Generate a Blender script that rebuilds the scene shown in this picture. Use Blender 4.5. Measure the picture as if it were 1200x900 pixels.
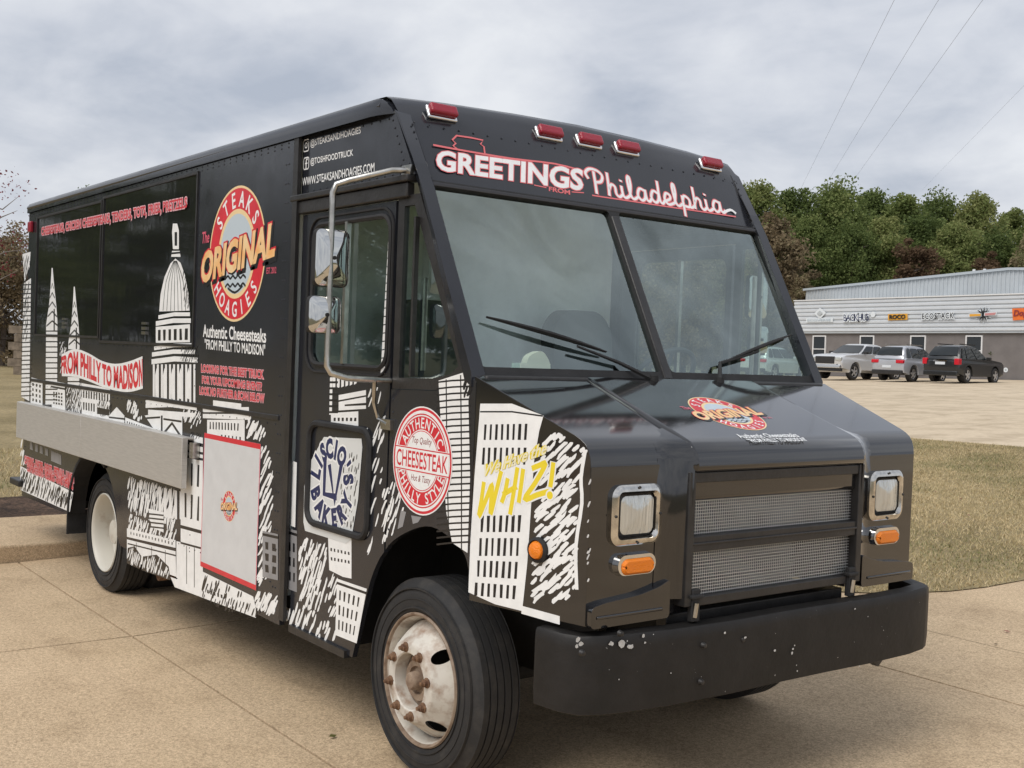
import bpy, bmesh, math, random
from mathutils import Vector, Matrix, Euler
from mathutils.geometry import tessellate_polygon
random.seed(7)
R = math.radians
scene = bpy.context.scene
for o in list(bpy.data.objects): bpy.data.objects.remove(o)
COL = scene.collection

# ------------------------------------------------------------------ camera
CAM = (4.0112, -3.688, 1.8372); ROT = (1.544, -0.0384, 0.9169); FPX = 1324.16
cd = bpy.data.cameras.new('camera'); cam = bpy.data.objects.new('camera', cd); COL.objects.link(cam)
cam.location = CAM; cam.rotation_euler = ROT
cd.sensor_width = 36; cd.lens = 36 * FPX / 1200; cd.clip_end = 3000; cd.clip_start = .05
scene.camera = cam
scene.render.resolution_x = 1024; scene.render.resolution_y = 768

# ------------------------------------------------------------------ world, sun, exposure
SUN_EL, SUN_AZ = 52, -80          # degrees; azimuth of the sun measured from +X towards +Y
world = bpy.data.worlds.new('World'); scene.world = world; world.use_nodes = True
wn = world.node_tree; wn.nodes.clear()
def N(nt, t, **k):
    n = nt.nodes.new(t)
    for a, b in k.items():
        if a == 'inp':
            for i, v in b.items(): n.inputs[i].default_value = v
        else: setattr(n, a, b)
    return n
def build_world():
    L = wn.links.new
    out = N(wn, 'ShaderNodeOutputWorld'); bg = N(wn, 'ShaderNodeBackground', inp={1: .12})
    sky = N(wn, 'ShaderNodeTexSky', sky_type='NISHITA', sun_disc=False)
    sky.sun_elevation = R(SUN_EL); sky.sun_rotation = R(90 - SUN_AZ); sky.dust_density = 4; sky.air_density = 1.2
    tc = N(wn, 'ShaderNodeTexCoord'); sp = N(wn, 'ShaderNodeSeparateXYZ'); L(tc.outputs['Generated'], sp.inputs[0])
    ab = N(wn, 'ShaderNodeMath', operation='ABSOLUTE'); L(sp.outputs[2], ab.inputs[0])
    ad = N(wn, 'ShaderNodeMath', operation='ADD', inp={1: .30}); L(ab.outputs[0], ad.inputs[0])
    dx = N(wn, 'ShaderNodeMath', operation='DIVIDE'); dy = N(wn, 'ShaderNodeMath', operation='DIVIDE')
    L(sp.outputs[0], dx.inputs[0]); L(ad.outputs[0], dx.inputs[1]); L(sp.outputs[1], dy.inputs[0]); L(ad.outputs[0], dy.inputs[1])
    cb = N(wn, 'ShaderNodeCombineXYZ'); L(dx.outputs[0], cb.inputs[0]); L(dy.outputs[0], cb.inputs[1])
    n1 = N(wn, 'ShaderNodeTexNoise', inp={'Scale': 1.5, 'Detail': 7, 'Roughness': .52, 'Distortion': .5})
    n2 = N(wn, 'ShaderNodeTexNoise', inp={'Scale': 4.5, 'Detail': 6, 'Roughness': .55, 'Distortion': .3})
    L(cb.outputs[0], n1.inputs['Vector']); L(cb.outputs[0], n2.inputs['Vector'])
    mx = N(wn, 'ShaderNodeMix', data_type='FLOAT', inp={0: .35}); L(n1.outputs[0], mx.inputs[2]); L(n2.outputs[0], mx.inputs[3])
    rp = N(wn, 'ShaderNodeValToRGB'); L(mx.outputs[0], rp.inputs[0])
    e = rp.color_ramp.elements
    e[0].position = .36; e[0].color = (2.6, 2.85, 3.35, 1); e[1].position = .62; e[1].color = (4.75, 4.85, 5.05, 1)
    m = e.new(.5); m.color = (3.85, 4.0, 4.35, 1)
    # an even overcast layer covers nearly all of the clear sky
    mix = N(wn, 'ShaderNodeMix', data_type='RGBA', inp={0: .93}); L(sky.outputs[0], mix.inputs[6]); L(rp.outputs[0], mix.inputs[7])
    L(mix.outputs[2], bg.inputs[0]); L(bg.outputs[0], out.inputs[0])
build_world()
sd = bpy.data.lights.new('sun', 'SUN'); sun = bpy.data.objects.new('sun', sd); COL.objects.link(sun)
sd.energy = 1.5; sd.angle = R(40); sd.color = (1, .96, .9)
sv = Vector((math.cos(R(SUN_EL)) * math.cos(R(SUN_AZ)), math.cos(R(SUN_EL)) * math.sin(R(SUN_AZ)), math.sin(R(SUN_EL))))
sun.rotation_euler = (-sv).to_track_quat('-Z', 'Y').to_euler(); sun.location = sv * 60
scene.view_settings.view_transform = 'Standard'; scene.view_settings.look = 'None'
scene.view_settings.gamma = 1; scene.view_settings.use_curve_mapping = False
scene.view_settings.exposure = .55
scene.render.engine = 'CYCLES'; scene.cycles.max_bounces = 8; scene.cycles.transparent_max_bounces = 12

# ------------------------------------------------------------------ pixel of the photograph -> point on a plane
CM = Euler(ROT, 'XYZ').to_matrix(); CP = Vector(CAM)
def ray(u, v): return CM @ Vector(((u - 600) / FPX, -(v - 450) / FPX, -1))
def hit(u, v, P, n):
    d = ray(u, v); P = Vector(P); n = Vector(n); return CP + d * ((P - CP).dot(n) / d.dot(n))

# ------------------------------------------------------------------ materials
MATS = {}
def mat(name, col=(.5, .5, .5), rough=.5, metal=0, var=0, vscale=8, bump=0, bscale=40, spec=.5, coat=0, col2=None, cov=.5, det=6, rv=0, stretch=None):
    if name in MATS: return MATS[name]
    m = bpy.data.materials.new(name); m.use_nodes = True; nt = m.node_tree; L = nt.links.new
    b = nt.nodes['Principled BSDF']; b.inputs['Base Color'].default_value = (*col, 1)
    b.inputs['Roughness'].default_value = rough; b.inputs['Metallic'].default_value = metal
    b.inputs['Specular IOR Level'].default_value = spec; b.inputs['Coat Weight'].default_value = coat; b.inputs['Coat Roughness'].default_value = .06
    tc = N(nt, 'ShaderNodeTexCoord'); src = tc.outputs['Object']
    if stretch:
        mp = N(nt, 'ShaderNodeMapping'); mp.inputs['Scale'].default_value = stretch; L(src, mp.inputs[0]); src = mp.outputs[0]
    if var or col2:
        n = N(nt, 'ShaderNodeTexNoise', inp={'Scale': vscale, 'Detail': det, 'Roughness': .6}); L(src, n.inputs['Vector'])
        r = N(nt, 'ShaderNodeValToRGB'); L(n.outputs[0], r.inputs[0]); e = r.color_ramp.elements
        c2 = col2 or tuple(min(1, c * (1 + var)) for c in col); c1 = col if col2 else tuple(c * (1 - var) for c in col)
        e[0].color = (*c1, 1); e[1].color = (*c2, 1); e[0].position = cov - .14; e[1].position = cov + .14
        L(r.outputs[0], b.inputs['Base Color'])
    if rv:   # dust film: uneven gloss
        n = N(nt, 'ShaderNodeTexNoise', inp={'Scale': 6, 'Detail': 8, 'Roughness': .7}); L(src, n.inputs['Vector'])
        q = N(nt, 'ShaderNodeMapRange', inp={1: .35, 2: .72, 3: rough * .8, 4: rough * (1 + 1.4 * rv)}); L(n.outputs[0], q.inputs[0]); L(q.outputs[0], b.inputs['Roughness'])
    if bump:
        n = N(nt, 'ShaderNodeTexNoise', inp={'Scale': bscale, 'Detail': 4}); L(src, n.inputs['Vector'])
        bp = N(nt, 'ShaderNodeBump', inp={'Strength': bump, 'Distance': .01}); L(n.outputs[0], bp.inputs['Height']); L(bp.outputs[0], b.inputs['Normal'])
    MATS[name] = m; return m
def glass(name, tint, refl, rough=0.02, film=0):
    m = bpy.data.materials.new(name); m.use_nodes = True; nt = m.node_tree; nt.nodes.clear(); L = nt.links.new
    o = N(nt, 'ShaderNodeOutputMaterial'); t = N(nt, 'ShaderNodeBsdfTransparent'); t.inputs[0].default_value = (*tint, 1)
    g = N(nt, 'ShaderNodeBsdfGlossy'); g.inputs[0].default_value = (.88, 1.0, .98, 1); g.inputs['Roughness'].default_value = rough
    lw = N(nt, 'ShaderNodeLayerWeight', inp={0: .5}); pw = N(nt, 'ShaderNodeMath', operation='POWER', inp={1: 3.5}); L(lw.outputs['Facing'], pw.inputs[0]); mr = N(nt, 'ShaderNodeMapRange', inp={3: refl, 4: .95}); L(pw.outputs[0], mr.inputs[0])
    x = N(nt, 'ShaderNodeMixShader'); fo = mr.outputs[0]
    if film:   # smears on the glass
        tc = N(nt, 'ShaderNodeTexCoord'); n = N(nt, 'ShaderNodeTexNoise', inp={'Scale': 1.6, 'Detail': 5, 'Roughness': .55, 'Distortion': .8}); L(tc.outputs['Object'], n.inputs['Vector'])
        q = N(nt, 'ShaderNodeMapRange', inp={1: .3, 2: .7, 3: -film, 4: film}); L(n.outputs[0], q.inputs[0]); ad = N(nt, 'ShaderNodeMath', operation='ADD'); L(fo, ad.inputs[0]); L(q.outputs[0], ad.inputs[1]); fo = ad.outputs[0]
    L(fo, x.inputs[0]); L(t.outputs[0], x.inputs[1]); L(g.outputs[0], x.inputs[2]); L(x.outputs[0], o.inputs[0])
    MATS[name] = m; return m
BLACK = mat('black_wrap', (.019, .0205, .026), .15, spec=.62, rv=.6, bump=.05, bscale=2.2, var=.12, vscale=3)
GLOSS = mat('black_gloss', (.012, .013, .014), .05, spec=.6, bump=.16, bscale=3.5, stretch=(1, 1, .35))
HOODM = mat('black_hood', (.009, .0088, .0102), .07, spec=.65, coat=.85, rv=.4, var=.15, vscale=5, bump=.03, bscale=3)
SATIN = mat('black_satin', (.022, .021, .021), .42, var=.25, vscale=12, bump=.15, bscale=60)
RUBBER = mat('rubber', (.016, .016, .017), .75, var=.3, vscale=9, bump=.2, bscale=90)
TYRE = mat('tyre', (.020, .020, .021), .72, var=.35, vscale=14, bump=.15, bscale=120, col2=(.042, .039, .036), cov=.62)
DARK = mat('dark_chassis', (.013, .013, .013), .8, var=.3)
WHITE = mat('white_print', (.82, .83, .83), .3, var=.05, vscale=14)
KPRINT = mat('black_print', (.014, .014, .016), .3)
GREYP = mat('grey_print', (.26, .26, .27), .35, var=.12, vscale=6)
RED = mat('red_print', (.62, .028, .045), .3, var=.08, vscale=12)
PINK = mat('pink_print', (.66, .11, .17), .3)
CREAM = mat('cream_print', (.82, .62, .34), .3)
ORANGE = mat('orange_print', (.84, .44, .16), .3, col2=(.86, .64, .36), vscale=7)
YELLOW = mat('yellow_print', (.80, .64, .04), .3)
NAVY = mat('navy_print', (.018, .028, .10), .3)
PALEB = mat('paleblue_print', (.50, .58, .64), .3)
CHROME = mat('chrome', (.74, .74, .74), .05, 1)
STEEL = mat('tube_steel', (.50, .49, .46), .28, 1, var=.2, vscale=20)
STAIN = mat('brushed_steel', (.53, .515, .485), .5, .5, var=.07, vscale=9, stretch=(1, 1, 14), bump=.06, bscale=20)
AMBER = mat('amber_lens', (.90, .24, .01), .2, bump=.6, bscale=220)
REDL = mat('red_lens', (.30, .012, .03), .15, bump=.3, bscale=150)
LENS = mat('lamp_lens', (.62, .64, .62), .07, .5, bump=.8, bscale=75, var=.18, vscale=14, coat=1, stretch=(1, 1, .06))
RIMW = mat('rim_rust', (.60, .57, .51), .5, col2=(.24, .13, .07), vscale=12, cov=.60, bump=.2)
RIMC = mat('rim_cream', (.56, .54, .48), .45, col2=(.30, .22, .15), vscale=8, cov=.72)
RUST = mat('rust', (.11, .055, .032), .8, .2, col2=(.24, .14, .08), vscale=40, cov=.5, bump=.4)
INTER = mat('interior_grey', (.80, .83, .82), .6, var=.08)
INTD = mat('interior_dark', (.05, .055, .06), .65, var=.2)
SEATM = mat('seat_vinyl', (.06, .065, .07), .55, var=.1)
PAPER = mat('paper', (.72, .70, .55), .7); PAPERG = mat('paper_green', (.45, .62, .52), .7)
WGLASS = glass('windshield_glass', (.86, .96, .93), .20, film=.09)
DGLASS = glass('door_glass', (.58, .68, .64), .10)
CGLASS = mat('car_glass', (.012, .016, .018), .05, spec=.6)

# ------------------------------------------------------------------ mesh builder
class MB:
    def __init__(s): s.v = []; s.f = []; s.m = []; s.mats = []; s.smooth = False
    def mi(s, m):
        if m not in s.mats: s.mats.append(m)
        return s.mats.index(m)
    def add(s, vs, fs, m=None):
        k = len(s.v); s.v += [tuple(x) for x in vs]; i = s.mi(m) if m else 0
        for f in fs: s.f.append(tuple(k + q for q in f)); s.m.append(i)
    def box(s, a, b, m=None, M=None):
        x0, y0, z0 = a; x1, y1, z1 = b
        vs = [(x, y, z) for x in (x0, x1) for y in (y0, y1) for z in (z0, z1)]
        if M: vs = [tuple(M @ Vector(v)) for v in vs]
        s.add(vs, [(0, 1, 3, 2), (4, 6, 7, 5), (0, 4, 5, 1), (2, 3, 7, 6), (0, 2, 6, 4), (1, 5, 7, 3)], m)
    def tube(s, path, r, seg=8, m=None, cap=True, closed=False):
        P = [Vector(p) for p in path]; n = len(P); rs = r if isinstance(r, (list, tuple)) else [r] * n
        up = None; rings = []
        for i in range(n):
            if closed: t = P[(i + 1) % n] - P[i - 1]
            else: t = (P[min(i + 1, n - 1)] - P[max(i - 1, 0)])
            t = t.normalized() if t.length > 1e-9 else Vector((0, 0, 1))
            if up is None:
                up = Vector((0, 0, 1)) if abs(t.z) < .9 else Vector((1, 0, 0))
            a = t.cross(up).normalized(); b = a.cross(t).normalized(); up = b
            rings.append([P[i] + (a * math.cos(q) + b * math.sin(q)) * rs[i] for q in [2 * math.pi * j / seg for j in range(seg)]])
        vs = [p for rg in rings for p in rg]; fs = []
        for i in range(n if closed else n - 1):
            i2 = (i + 1) % n
            for j in range(seg): fs.append((i * seg + j, i * seg + (j + 1) % seg, i2 * seg + (j + 1) % seg, i2 * seg + j))
        if cap and not closed: fs += [tuple(range(seg))[::-1], tuple(range((n - 1) * seg, n * seg))]
        s.add(vs, fs, m)
    def lathe(s, prof, O, ax, seg=48, m=None):
        # prof = [(radius, offset along axis)]
        O = Vector(O); ax = Vector(ax).normalized(); a = ax.orthogonal().normalized(); b = ax.cross(a)
        vs = []; fs = []; n = len(prof)
        for j in range(seg):
            q = 2 * math.pi * j / seg; d = a * math.cos(q) + b * math.sin(q)
            for r, h in prof: vs.append(O + d * r + ax * h)
        for j in range(seg):
            k = (j + 1) % seg
            for i in range(n - 1): fs.append((j * n + i, j * n + i + 1, k * n + i + 1, k * n + i))
        s.add(vs, fs, m)
    def prism(s, poly, fa, fb, m=None, side=True):
        # poly 2D list; fa, fb map 2D->3D for the two caps
        n = len(poly); vs = [fa(*p) for p in poly] + [fb(*p) for p in poly]
        tr = tessellate_polygon([[Vector((p[0], p[1], 0)) for p in poly]])
        fs = [tuple(t) for t in tr] + [tuple(n + q for q in t)[::-1] for t in tr]
        if side: fs += [(i, (i + 1) % n, n + (i + 1) % n, n + i) for i in range(n)]
        s.add(vs, fs, m)
    def build(s, name, m=None, parent=None, smooth=False, bevel=0, seg=3, ang=30):
        me = bpy.data.meshes.new(name); me.from_pydata(s.v, [], s.f)
        for q in (s.mats or [m]): me.materials.append(q)
        if s.mats: me.polygons.foreach_set('material_index', s.m)
        me.update()
        if smooth: me.polygons.foreach_set('use_smooth', [True] * len(me.polygons))
        o = bpy.data.objects.new(name, me); COL.objects.link(o); o.parent = parent
        if bevel or smooth:
            bm = bmesh.new(); bm.from_mesh(me)
            if bevel: bmesh.ops.remove_doubles(bm, verts=bm.verts, dist=1e-5)
            bmesh.ops.recalc_face_normals(bm, faces=bm.faces); bm.to_mesh(me); bm.free()
        if bevel:
            b = o.modifiers.new('bevel', 'BEVEL'); b.width = bevel; b.segments = seg; b.limit_method = 'ANGLE'; b.angle_limit = R(ang)
            me.polygons.foreach_set('use_smooth', [True] * len(me.polygons)); me.set_sharp_from_angle(angle=R(45))
        elif smooth: me.set_sharp_from_angle(angle=R(40))
        return o
def tag(o, label, cat=None, group=None, kind=None):
    o['label'] = label
    if cat: o['category'] = cat
    if group: o['group'] = group
    if kind: o['kind'] = kind
    return o
def empty(name, loc=(0, 0, 0), rz=0):
    o = bpy.data.objects.new(name, None); COL.objects.link(o); o.location = loc; o.rotation_euler[2] = rz; o.empty_display_size = .2; return o
def copy_tree(o, parent=None):
    c = o.copy(); COL.objects.link(c); c.parent = parent
    for ch in list(o.children): copy_tree(ch, c)
    return c
def fill_holes(loops):
    """2D loops (outer first) -> verts2d, tris, with holes"""
    bm = bmesh.new(); ed = []
    for lp in loops:
        vs = [bm.verts.new((x, y, 0)) for x, y in lp]
        ed += [bm.edges.new((vs[i], vs[(i + 1) % len(vs)])) for i in range(len(vs))]
    bmesh.ops.triangle_fill(bm, use_beauty=True, use_dissolve=False, edges=ed)
    bm.verts.index_update(); v = [(q.co.x, q.co.y) for q in bm.verts]; f = [tuple(q.index for q in fc.verts) for fc in bm.faces]; bm.free()
    return v, f
def rrect(x0, y0, x1, y1, r, n=5):
    p = []
    for cx, cy, a in ((x1 - r, y1 - r, 0), (x0 + r, y1 - r, 90), (x0 + r, y0 + r, 180), (x1 - r, y0 + r, 270)):
        for i in range(n + 1):
            q = R(a + 90 * i / n); p.append((cx + r * math.cos(q), cy + r * math.sin(q)))
    return p
def circle(cx, cy, r, n=40, ry=None): return [(cx + r * math.cos(2 * math.pi * i / n), cy + (ry or r) * math.sin(2 * math.pi * i / n)) for i in range(n)]
def round_poly(p, r, n=5):
    out = []
    for i in range(len(p)):
        a, b, c = Vector(p[i - 1]), Vector(p[i]), Vector(p[(i + 1) % len(p)])
        u = (a - b); w = (c - b); k = min(r, u.length * .45, w.length * .45); s0 = b + u.normalized() * k; s1 = b + w.normalized() * k
        for j in range(n + 1):
            t = j / n; out.append(tuple(s0.lerp(b, t).lerp(b.lerp(s1, t), t)))
    return out
def inset(p, d):
    c = Vector((sum(q[0] for q in p) / len(p), sum(q[1] for q in p) / len(p))); out = []
    n = len(p); area = sum(p[i][0] * p[(i + 1) % n][1] - p[(i + 1) % n][0] * p[i][1] for i in range(n)); sg = 1 if area > 0 else -1
    for i in range(n):
        a, b, e = Vector(p[i - 1]), Vector(p[i]), Vector(p[(i + 1) % n])
        n1 = Vector((-(b - a).y, (b - a).x)).normalized() * sg; n2 = Vector((-(e - b).y, (e - b).x)).normalized() * sg
        m = (n1 + n2); m = m / max(.3, m.length_squared / 2) if m.length > 1e-6 else n1
        out.append(tuple(b + m * d))
    return out

# ------------------------------------------------------------------ terrain
def sm(a, b, t):
    t = min(1, max(0, (t - a) / (b - a))); return t * t * (3 - 2 * t)
def H(x, y):
    lot = max(0, 1.2 + .022 * (max(min(x, -5), -60) + 28) + .03 * (min(y, 58) - 46))
    left = .5 * sm(-14, -45, x) * (1 - sm(4, 24, y))
    return sm(4, 24, y) * lot + left + .03 * max(0, min(y, 4) + 1.27) * (1 - sm(4, 24, y))
def TILT(y): return .03 * max(0, min(y, 4) + 1.27)
def XE(y): return -2.25 + math.sqrt(max(0, 1.6 ** 2 - (4.6 - y) ** 2)) if y < 4.6 else -.65
YF = 15.6
def ground_mat(name, cols, scales, bump=.3, bs=60, rough=.9):
    m = bpy.data.materials.new(name); m.use_nodes = True; nt = m.node_tree; L = nt.links.new; b = nt.nodes['Principled BSDF']
    b.inputs['Roughness'].default_value = rough; b.inputs['Specular IOR Level'].default_value = .25
    ge = N(nt, 'ShaderNodeNewGeometry'); last = None
    for (c1, c2, pos, wid, fac, kind), sc in zip(cols, scales):
        if kind == 'v':
            n = N(nt, 'ShaderNodeTexVoronoi', inp={'Scale': sc}); o = n.outputs['Color']
        else:
            n = N(nt, 'ShaderNodeTexNoise', inp={'Scale': sc, 'Detail': 5, 'Roughness': .62}); o = n.outputs[0]
        if kind == 's':
            mp = N(nt, 'ShaderNodeMapping'); mp.inputs['Scale'].default_value = (.12, 2.2, 1); mp.inputs['Rotation'].default_value = (0, 0, .06); L(ge.outputs['Position'], mp.inputs[0]); L(mp.outputs[0], n.inputs['Vector'])
        else: L(ge.outputs['Position'], n.inputs['Vector'])
        r = N(nt, 'ShaderNodeValToRGB'); L(o, r.inputs[0]); e = r.color_ramp.elements; e[0].position = pos - wid; e[1].position = pos + wid; e[0].color = (*c1, 1); e[1].color = (*c2, 1)
        if last is None: last = r.outputs[0]
        else:
            x = N(nt, 'ShaderNodeMix', data_type='RGBA', blend_type='MULTIPLY', inp={0: fac}); L(last, x.inputs[6]); L(r.outputs[0], x.inputs[7]); last = x.outputs[2]
    L(last, b.inputs['Base Color'])
    n = N(nt, 'ShaderNodeTexNoise', inp={'Scale': bs, 'Detail': 4}); L(ge.outputs['Position'], n.inputs['Vector'])
    bp = N(nt, 'ShaderNodeBump', inp={'Strength': bump, 'Distance': .02}); L(n.outputs[0], bp.inputs['Height']); L(bp.outputs[0], b.inputs['Normal'])
    MATS[name] = m; return m
CONC = ground_mat('concrete', [((.475, .36, .232), (.545, .42, .28), .5, .2, 1, 'n'), ((.62, .60, .58), (1.22, 1.22, 1.22), .45, .3, .7, 'v'), ((.78, .77, .76), (1.08, 1.08, 1.08), .45, .12, .8, 'n'), ((.88, .87, .86), (1.03, 1.03, 1.03), .40, .07, .8, 'n'), ((.86, .85, .84), (1.02, 1.02, 1.02), .34, .02, .8, 'n'), ((.90, .89, .89), (1.04, 1.04, 1.04), .42, .10, .8, 's')], [1.1, 150, 45, 2.2, .45, 1.0], .3, 170)
LOTM = ground_mat('lot_concrete', [((.52, .43, .31), (.60, .50, .37), .5, .2, 1, 'n'), ((.8, .78, .76), (1.1, 1.1, 1.1), .5, .25, .6, 'n'), ((.75, .73, .7), (1.05, 1.05, 1.05), .45, .1, .8, 'n')], [.25, 9, 1.3], .2, 40)
LAWN = ground_mat('lawn_soil', [((.24, .19, .10), (.36, .285, .16), .5, .15, 1, 'n'), ((.5, .5, .5), (1.2, 1.2, 1.15), .5, .2, .8, 'n')], [.7, 18], .5, 70)
MULCH = ground_mat('mulch', [((.035, .022, .015), (.13, .085, .06), .5, .2, 1, 'n'), ((.25, .25, .25), (1.5, 1.4, 1.3), .5, .3, .8, 'v')], [3, 45], 1, 60)
EARTH = ground_mat('earth', [((.10, .09, .04), (.17, .14, .07), .5, .2, 1, 'n')], [.2], .2, 4)
def sheet(name, xs_of_y, ys, zoff, m, label, nx=24):
    b = MB(); rows = []
    for y in ys:
        x0, x1 = xs_of_y(y)
        for i in range(nx + 1):
            t = i / nx; x = x1 + (x0 - x1) * t ** 2.2; b.v.append((x, y, H(x, y) + zoff))
    for j in range(len(ys) - 1):
        for i in range(nx): k = j * (nx + 1) + i; b.f.append((k, k + 1, k + nx + 2, k + nx + 1))
    o = b.build(name, m, smooth=True); tag(o, label, kind='structure'); return o
def frange(a, b, n): return [a + (b - a) * i / n for i in range(n + 1)]
ysb = [-600, -300, -150, -80, -40, -20, -10] + frange(-6, 24, 30) + frange(26, 60, 17) + [80, 120, 200, 350, 700]
def groundsheet():
    b = MB(); xs = [-700, -350, -200, -120, -80] + frange(-60, -8, 26) + frange(-7, 12, 19) + [20, 40, 90, 200, 500]
    for y in ysb:
        for x in xs: b.v.append((x, y, H(x, y) - .14))
    n = len(xs)
    for j in range(len(ysb) - 1):
        for i in range(n - 1): b.f.append((j * n + i, j * n + i + 1, j * n + n + i + 1, j * n + n + i))
    tag(b.build('ground', EARTH, smooth=True), 'dry earth under the lawns and paving', kind='structure')
groundsheet()
ylawn = [3.01, 3.03, 3.08, 3.15, 3.25, 3.4, 3.6, 3.85, 4.2, 4.6] + frange(5.2, YF, 21)
lawn = sheet('lawn', lambda y: (-90, XE(y)), ylawn, .008, LAWN, 'patchy dry lawn between the driveway and the parking lot')
sheet('lane', lambda y: (40, XE(y) - .15), ylawn, 0, CONC, 'tan concrete lane beside the lawn')
sheet('parking_lot', lambda y: (-90, 40), frange(YF + .005, 54.3, 26), .004, LOTM, 'pale tan concrete parking lot in front of the building')
lawn2 = sheet('verge', lambda y: (-70, -8.6), frange(-30, 3.0, 20), .05, LAWN, 'dry green and brown lawn behind the mulch bed')
sheet('mulch_bed', lambda y: (-8.62, -7.12), frange(-30, 3.0, 20), .10, MULCH, 'dark brown bark mulch bed beside the raised pavement')

# driveway: separately cast slabs with tooled joints
dw = MB(); dw.box((-5.62, -1.27, -.12), (16, 3.0, -.03)); dw.v = [(x, y, z + TILT(y)) for x, y, z in dw.v]; dw.box((-5.62, -30, -.12), (16, -1.27, -.03)); drive = dw.build('driveway', mat('joint_dirt', (.035, .028, .02), .95, var=.3)); tag(drive, 'tan exposed aggregate concrete driveway cast in slabs', kind='structure')
xs = [-5.6, -2.9, 1.6, 6.1, 10.6, 15.1]; ysl = [-15.8, -12.17, -8.54, -4.91, -1.27, 2.06, 3.005]
for i in range(len(xs) - 1):
    for j in range(len(ysl) - 1):
        g = .008; b = MB(); dz = random.uniform(-.0015, .0015)
        b.box((xs[i] + g, ysl[j] + g, -.06), (xs[i + 1] - g, ysl[j + 1] - (g if j < len(ysl) - 2 else -.005), dz)); b.v = [(x, y, z + TILT(y)) for x, y, z in b.v]; b.build('slab', CONC, drive, bevel=.002, seg=1)
b = MB(); b.box((-7.12, -30, -.10), (-5.60, 3.0, .14)); pv = b.build('pavement', CONC, bevel=.02); tag(pv, 'raised concrete pavement with kerb behind the rear wheels', kind='structure')

# ================================================================== FOOD TRUCK (x forward, visible side at -y)
truck = empty('food_truck'); tag(truck, 'black step van food truck with white skyline graphics and round red sandwich logos', 'food truck')
YB, YC = 1.125, 1.10            # half width of box and of cab
ZR, ZG = 2.955, 2.88            # roof, gutter
XR, XC = -6.12, -1.18           # rear of box, front of box
def T(b, name, m=None, parent=None, **k): return b.build(name, m, parent or truck, **k)
def arc(cx, cz, rx, rz, a0, a1, n): return [(cx + rx * math.cos(R(a0 + (a1 - a0) * i / n)), cz + rz * math.sin(R(a0 + (a1 - a0) * i / n))) for i in range(n + 1)]
ARCHF = [(-.48, .42), (-.40, .65), (-.32, .84), (-.20, .98), (-.03, 1.07), (.13, 1.11), (.29, 1.08), (.38, 1.03), (.415, .95)]
def catm(P, k=3):
    out = []
    for i in range(len(P) - 1):
        p0, p1, p2, p3 = [Vector(q) for q in (P[max(0, i - 1)], P[i], P[i + 1], P[min(len(P) - 1, i + 2)])]
        out += [tuple(.5 * (2 * p1 + (p2 - p0) * t + (2 * p0 - 5 * p1 + 4 * p2 - p3) * t * t + (3 * p1 - p0 - 3 * p2 + p3) * t ** 3)) for t in [j / k for j in range(k)]]
    return out + [tuple(P[-1])]
ARCHS = catm(ARCHF, 4)
for s in (-1, 1):
    sd_ = lambda x, z, s=s: (x, s * YB, z)
    si_ = lambda x, z, s=s: (x, s * (YB - .03), z)
    poly = [(XR, .47)] + [(-4.80, .49)] + arc(-4.22, .50, .55, .50, 180, 0, 14) + [(-3.60, .44), (XC, .42), (XC, ZG), (XR, ZG)]
    b = MB(); b.prism(poly, sd_, si_); T(b, 'side_panel', BLACK)
b = MB()   # rear wall, roof, floor
b.box((XR - .01, -YB + .02, .47), (XR + .03, YB - .02, ZG)); T(b, 'rear_wall', BLACK)
for x0, x1, hw in ((XR + .03, -4.97, 1.09), (-4.97, -3.48, .48), (-3.48, -.62, 1.07), (-.62, .5, .53)): b = MB(); b.box((x0, -hw, .50), (x1, hw, .56)); T(b, 'floor', DARK)
# roof with rounded rails
prof = [(-YB - .012, ZG - .012), (-YB - .012, ZG + .012), (-YB - .009, ZG + .04), (-YB + .002, ZG + .064), (-YB + .022, ZR + .0), (-YB + .06, ZR + .005), (-.6, ZR + .03), (0, ZR + .042)]
prof = prof + [(-y, z) for y, z in prof[-2::-1]]
b = MB(); n = len(prof); xs_ = [XR - .02, -4, -2, -.62, -.42]
dz_ = [0, 0, 0, 0, 0]
for x, d in zip(xs_, dz_): b.v += [(x, y, z + (d if z > ZG + .02 else 0)) for y, z in prof]
for x, zm, k in ((-.365, 2.942, .994), (-.325, 2.922, .985), (-.295, 2.895, .976), (-.275, 2.868, .970)): b.v += [(x, y * k, min(z, zm)) for y, z in prof]
xs_ += [0] * 4
for i in range(len(xs_) - 1):
    for j in range(n - 1): b.f.append((i * n + j, i * n + j + 1, (i + 1) * n + j + 1, (i + 1) * n + j))
b.f.append(tuple(range(n)))
T(b, 'roof', BLACK, smooth=True)
RAILM = mat('roof_rail', (.07, .07, .075), .3, .6)
for s in (-1, 1):
    b = MB(); b.tube([(XR, s * (YB + .004), ZG + .03), (-.36, s * (YB - .012), ZG + .03)], .018, 8); T(b, 'roof_rail', RAILM, smooth=True)
    b = MB(); b.box((XC, s * YB - .006, .45), (XC + .05, s * YB + .012, ZG)); T(b, 'corner_post', SATIN)
    b = MB(); b.box((-5.95, s * YB - .007, 1.452), (-1.26, s * YB + .007, 1.478)); T(b, 'rub_rail', SATIN, bevel=.004)

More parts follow.
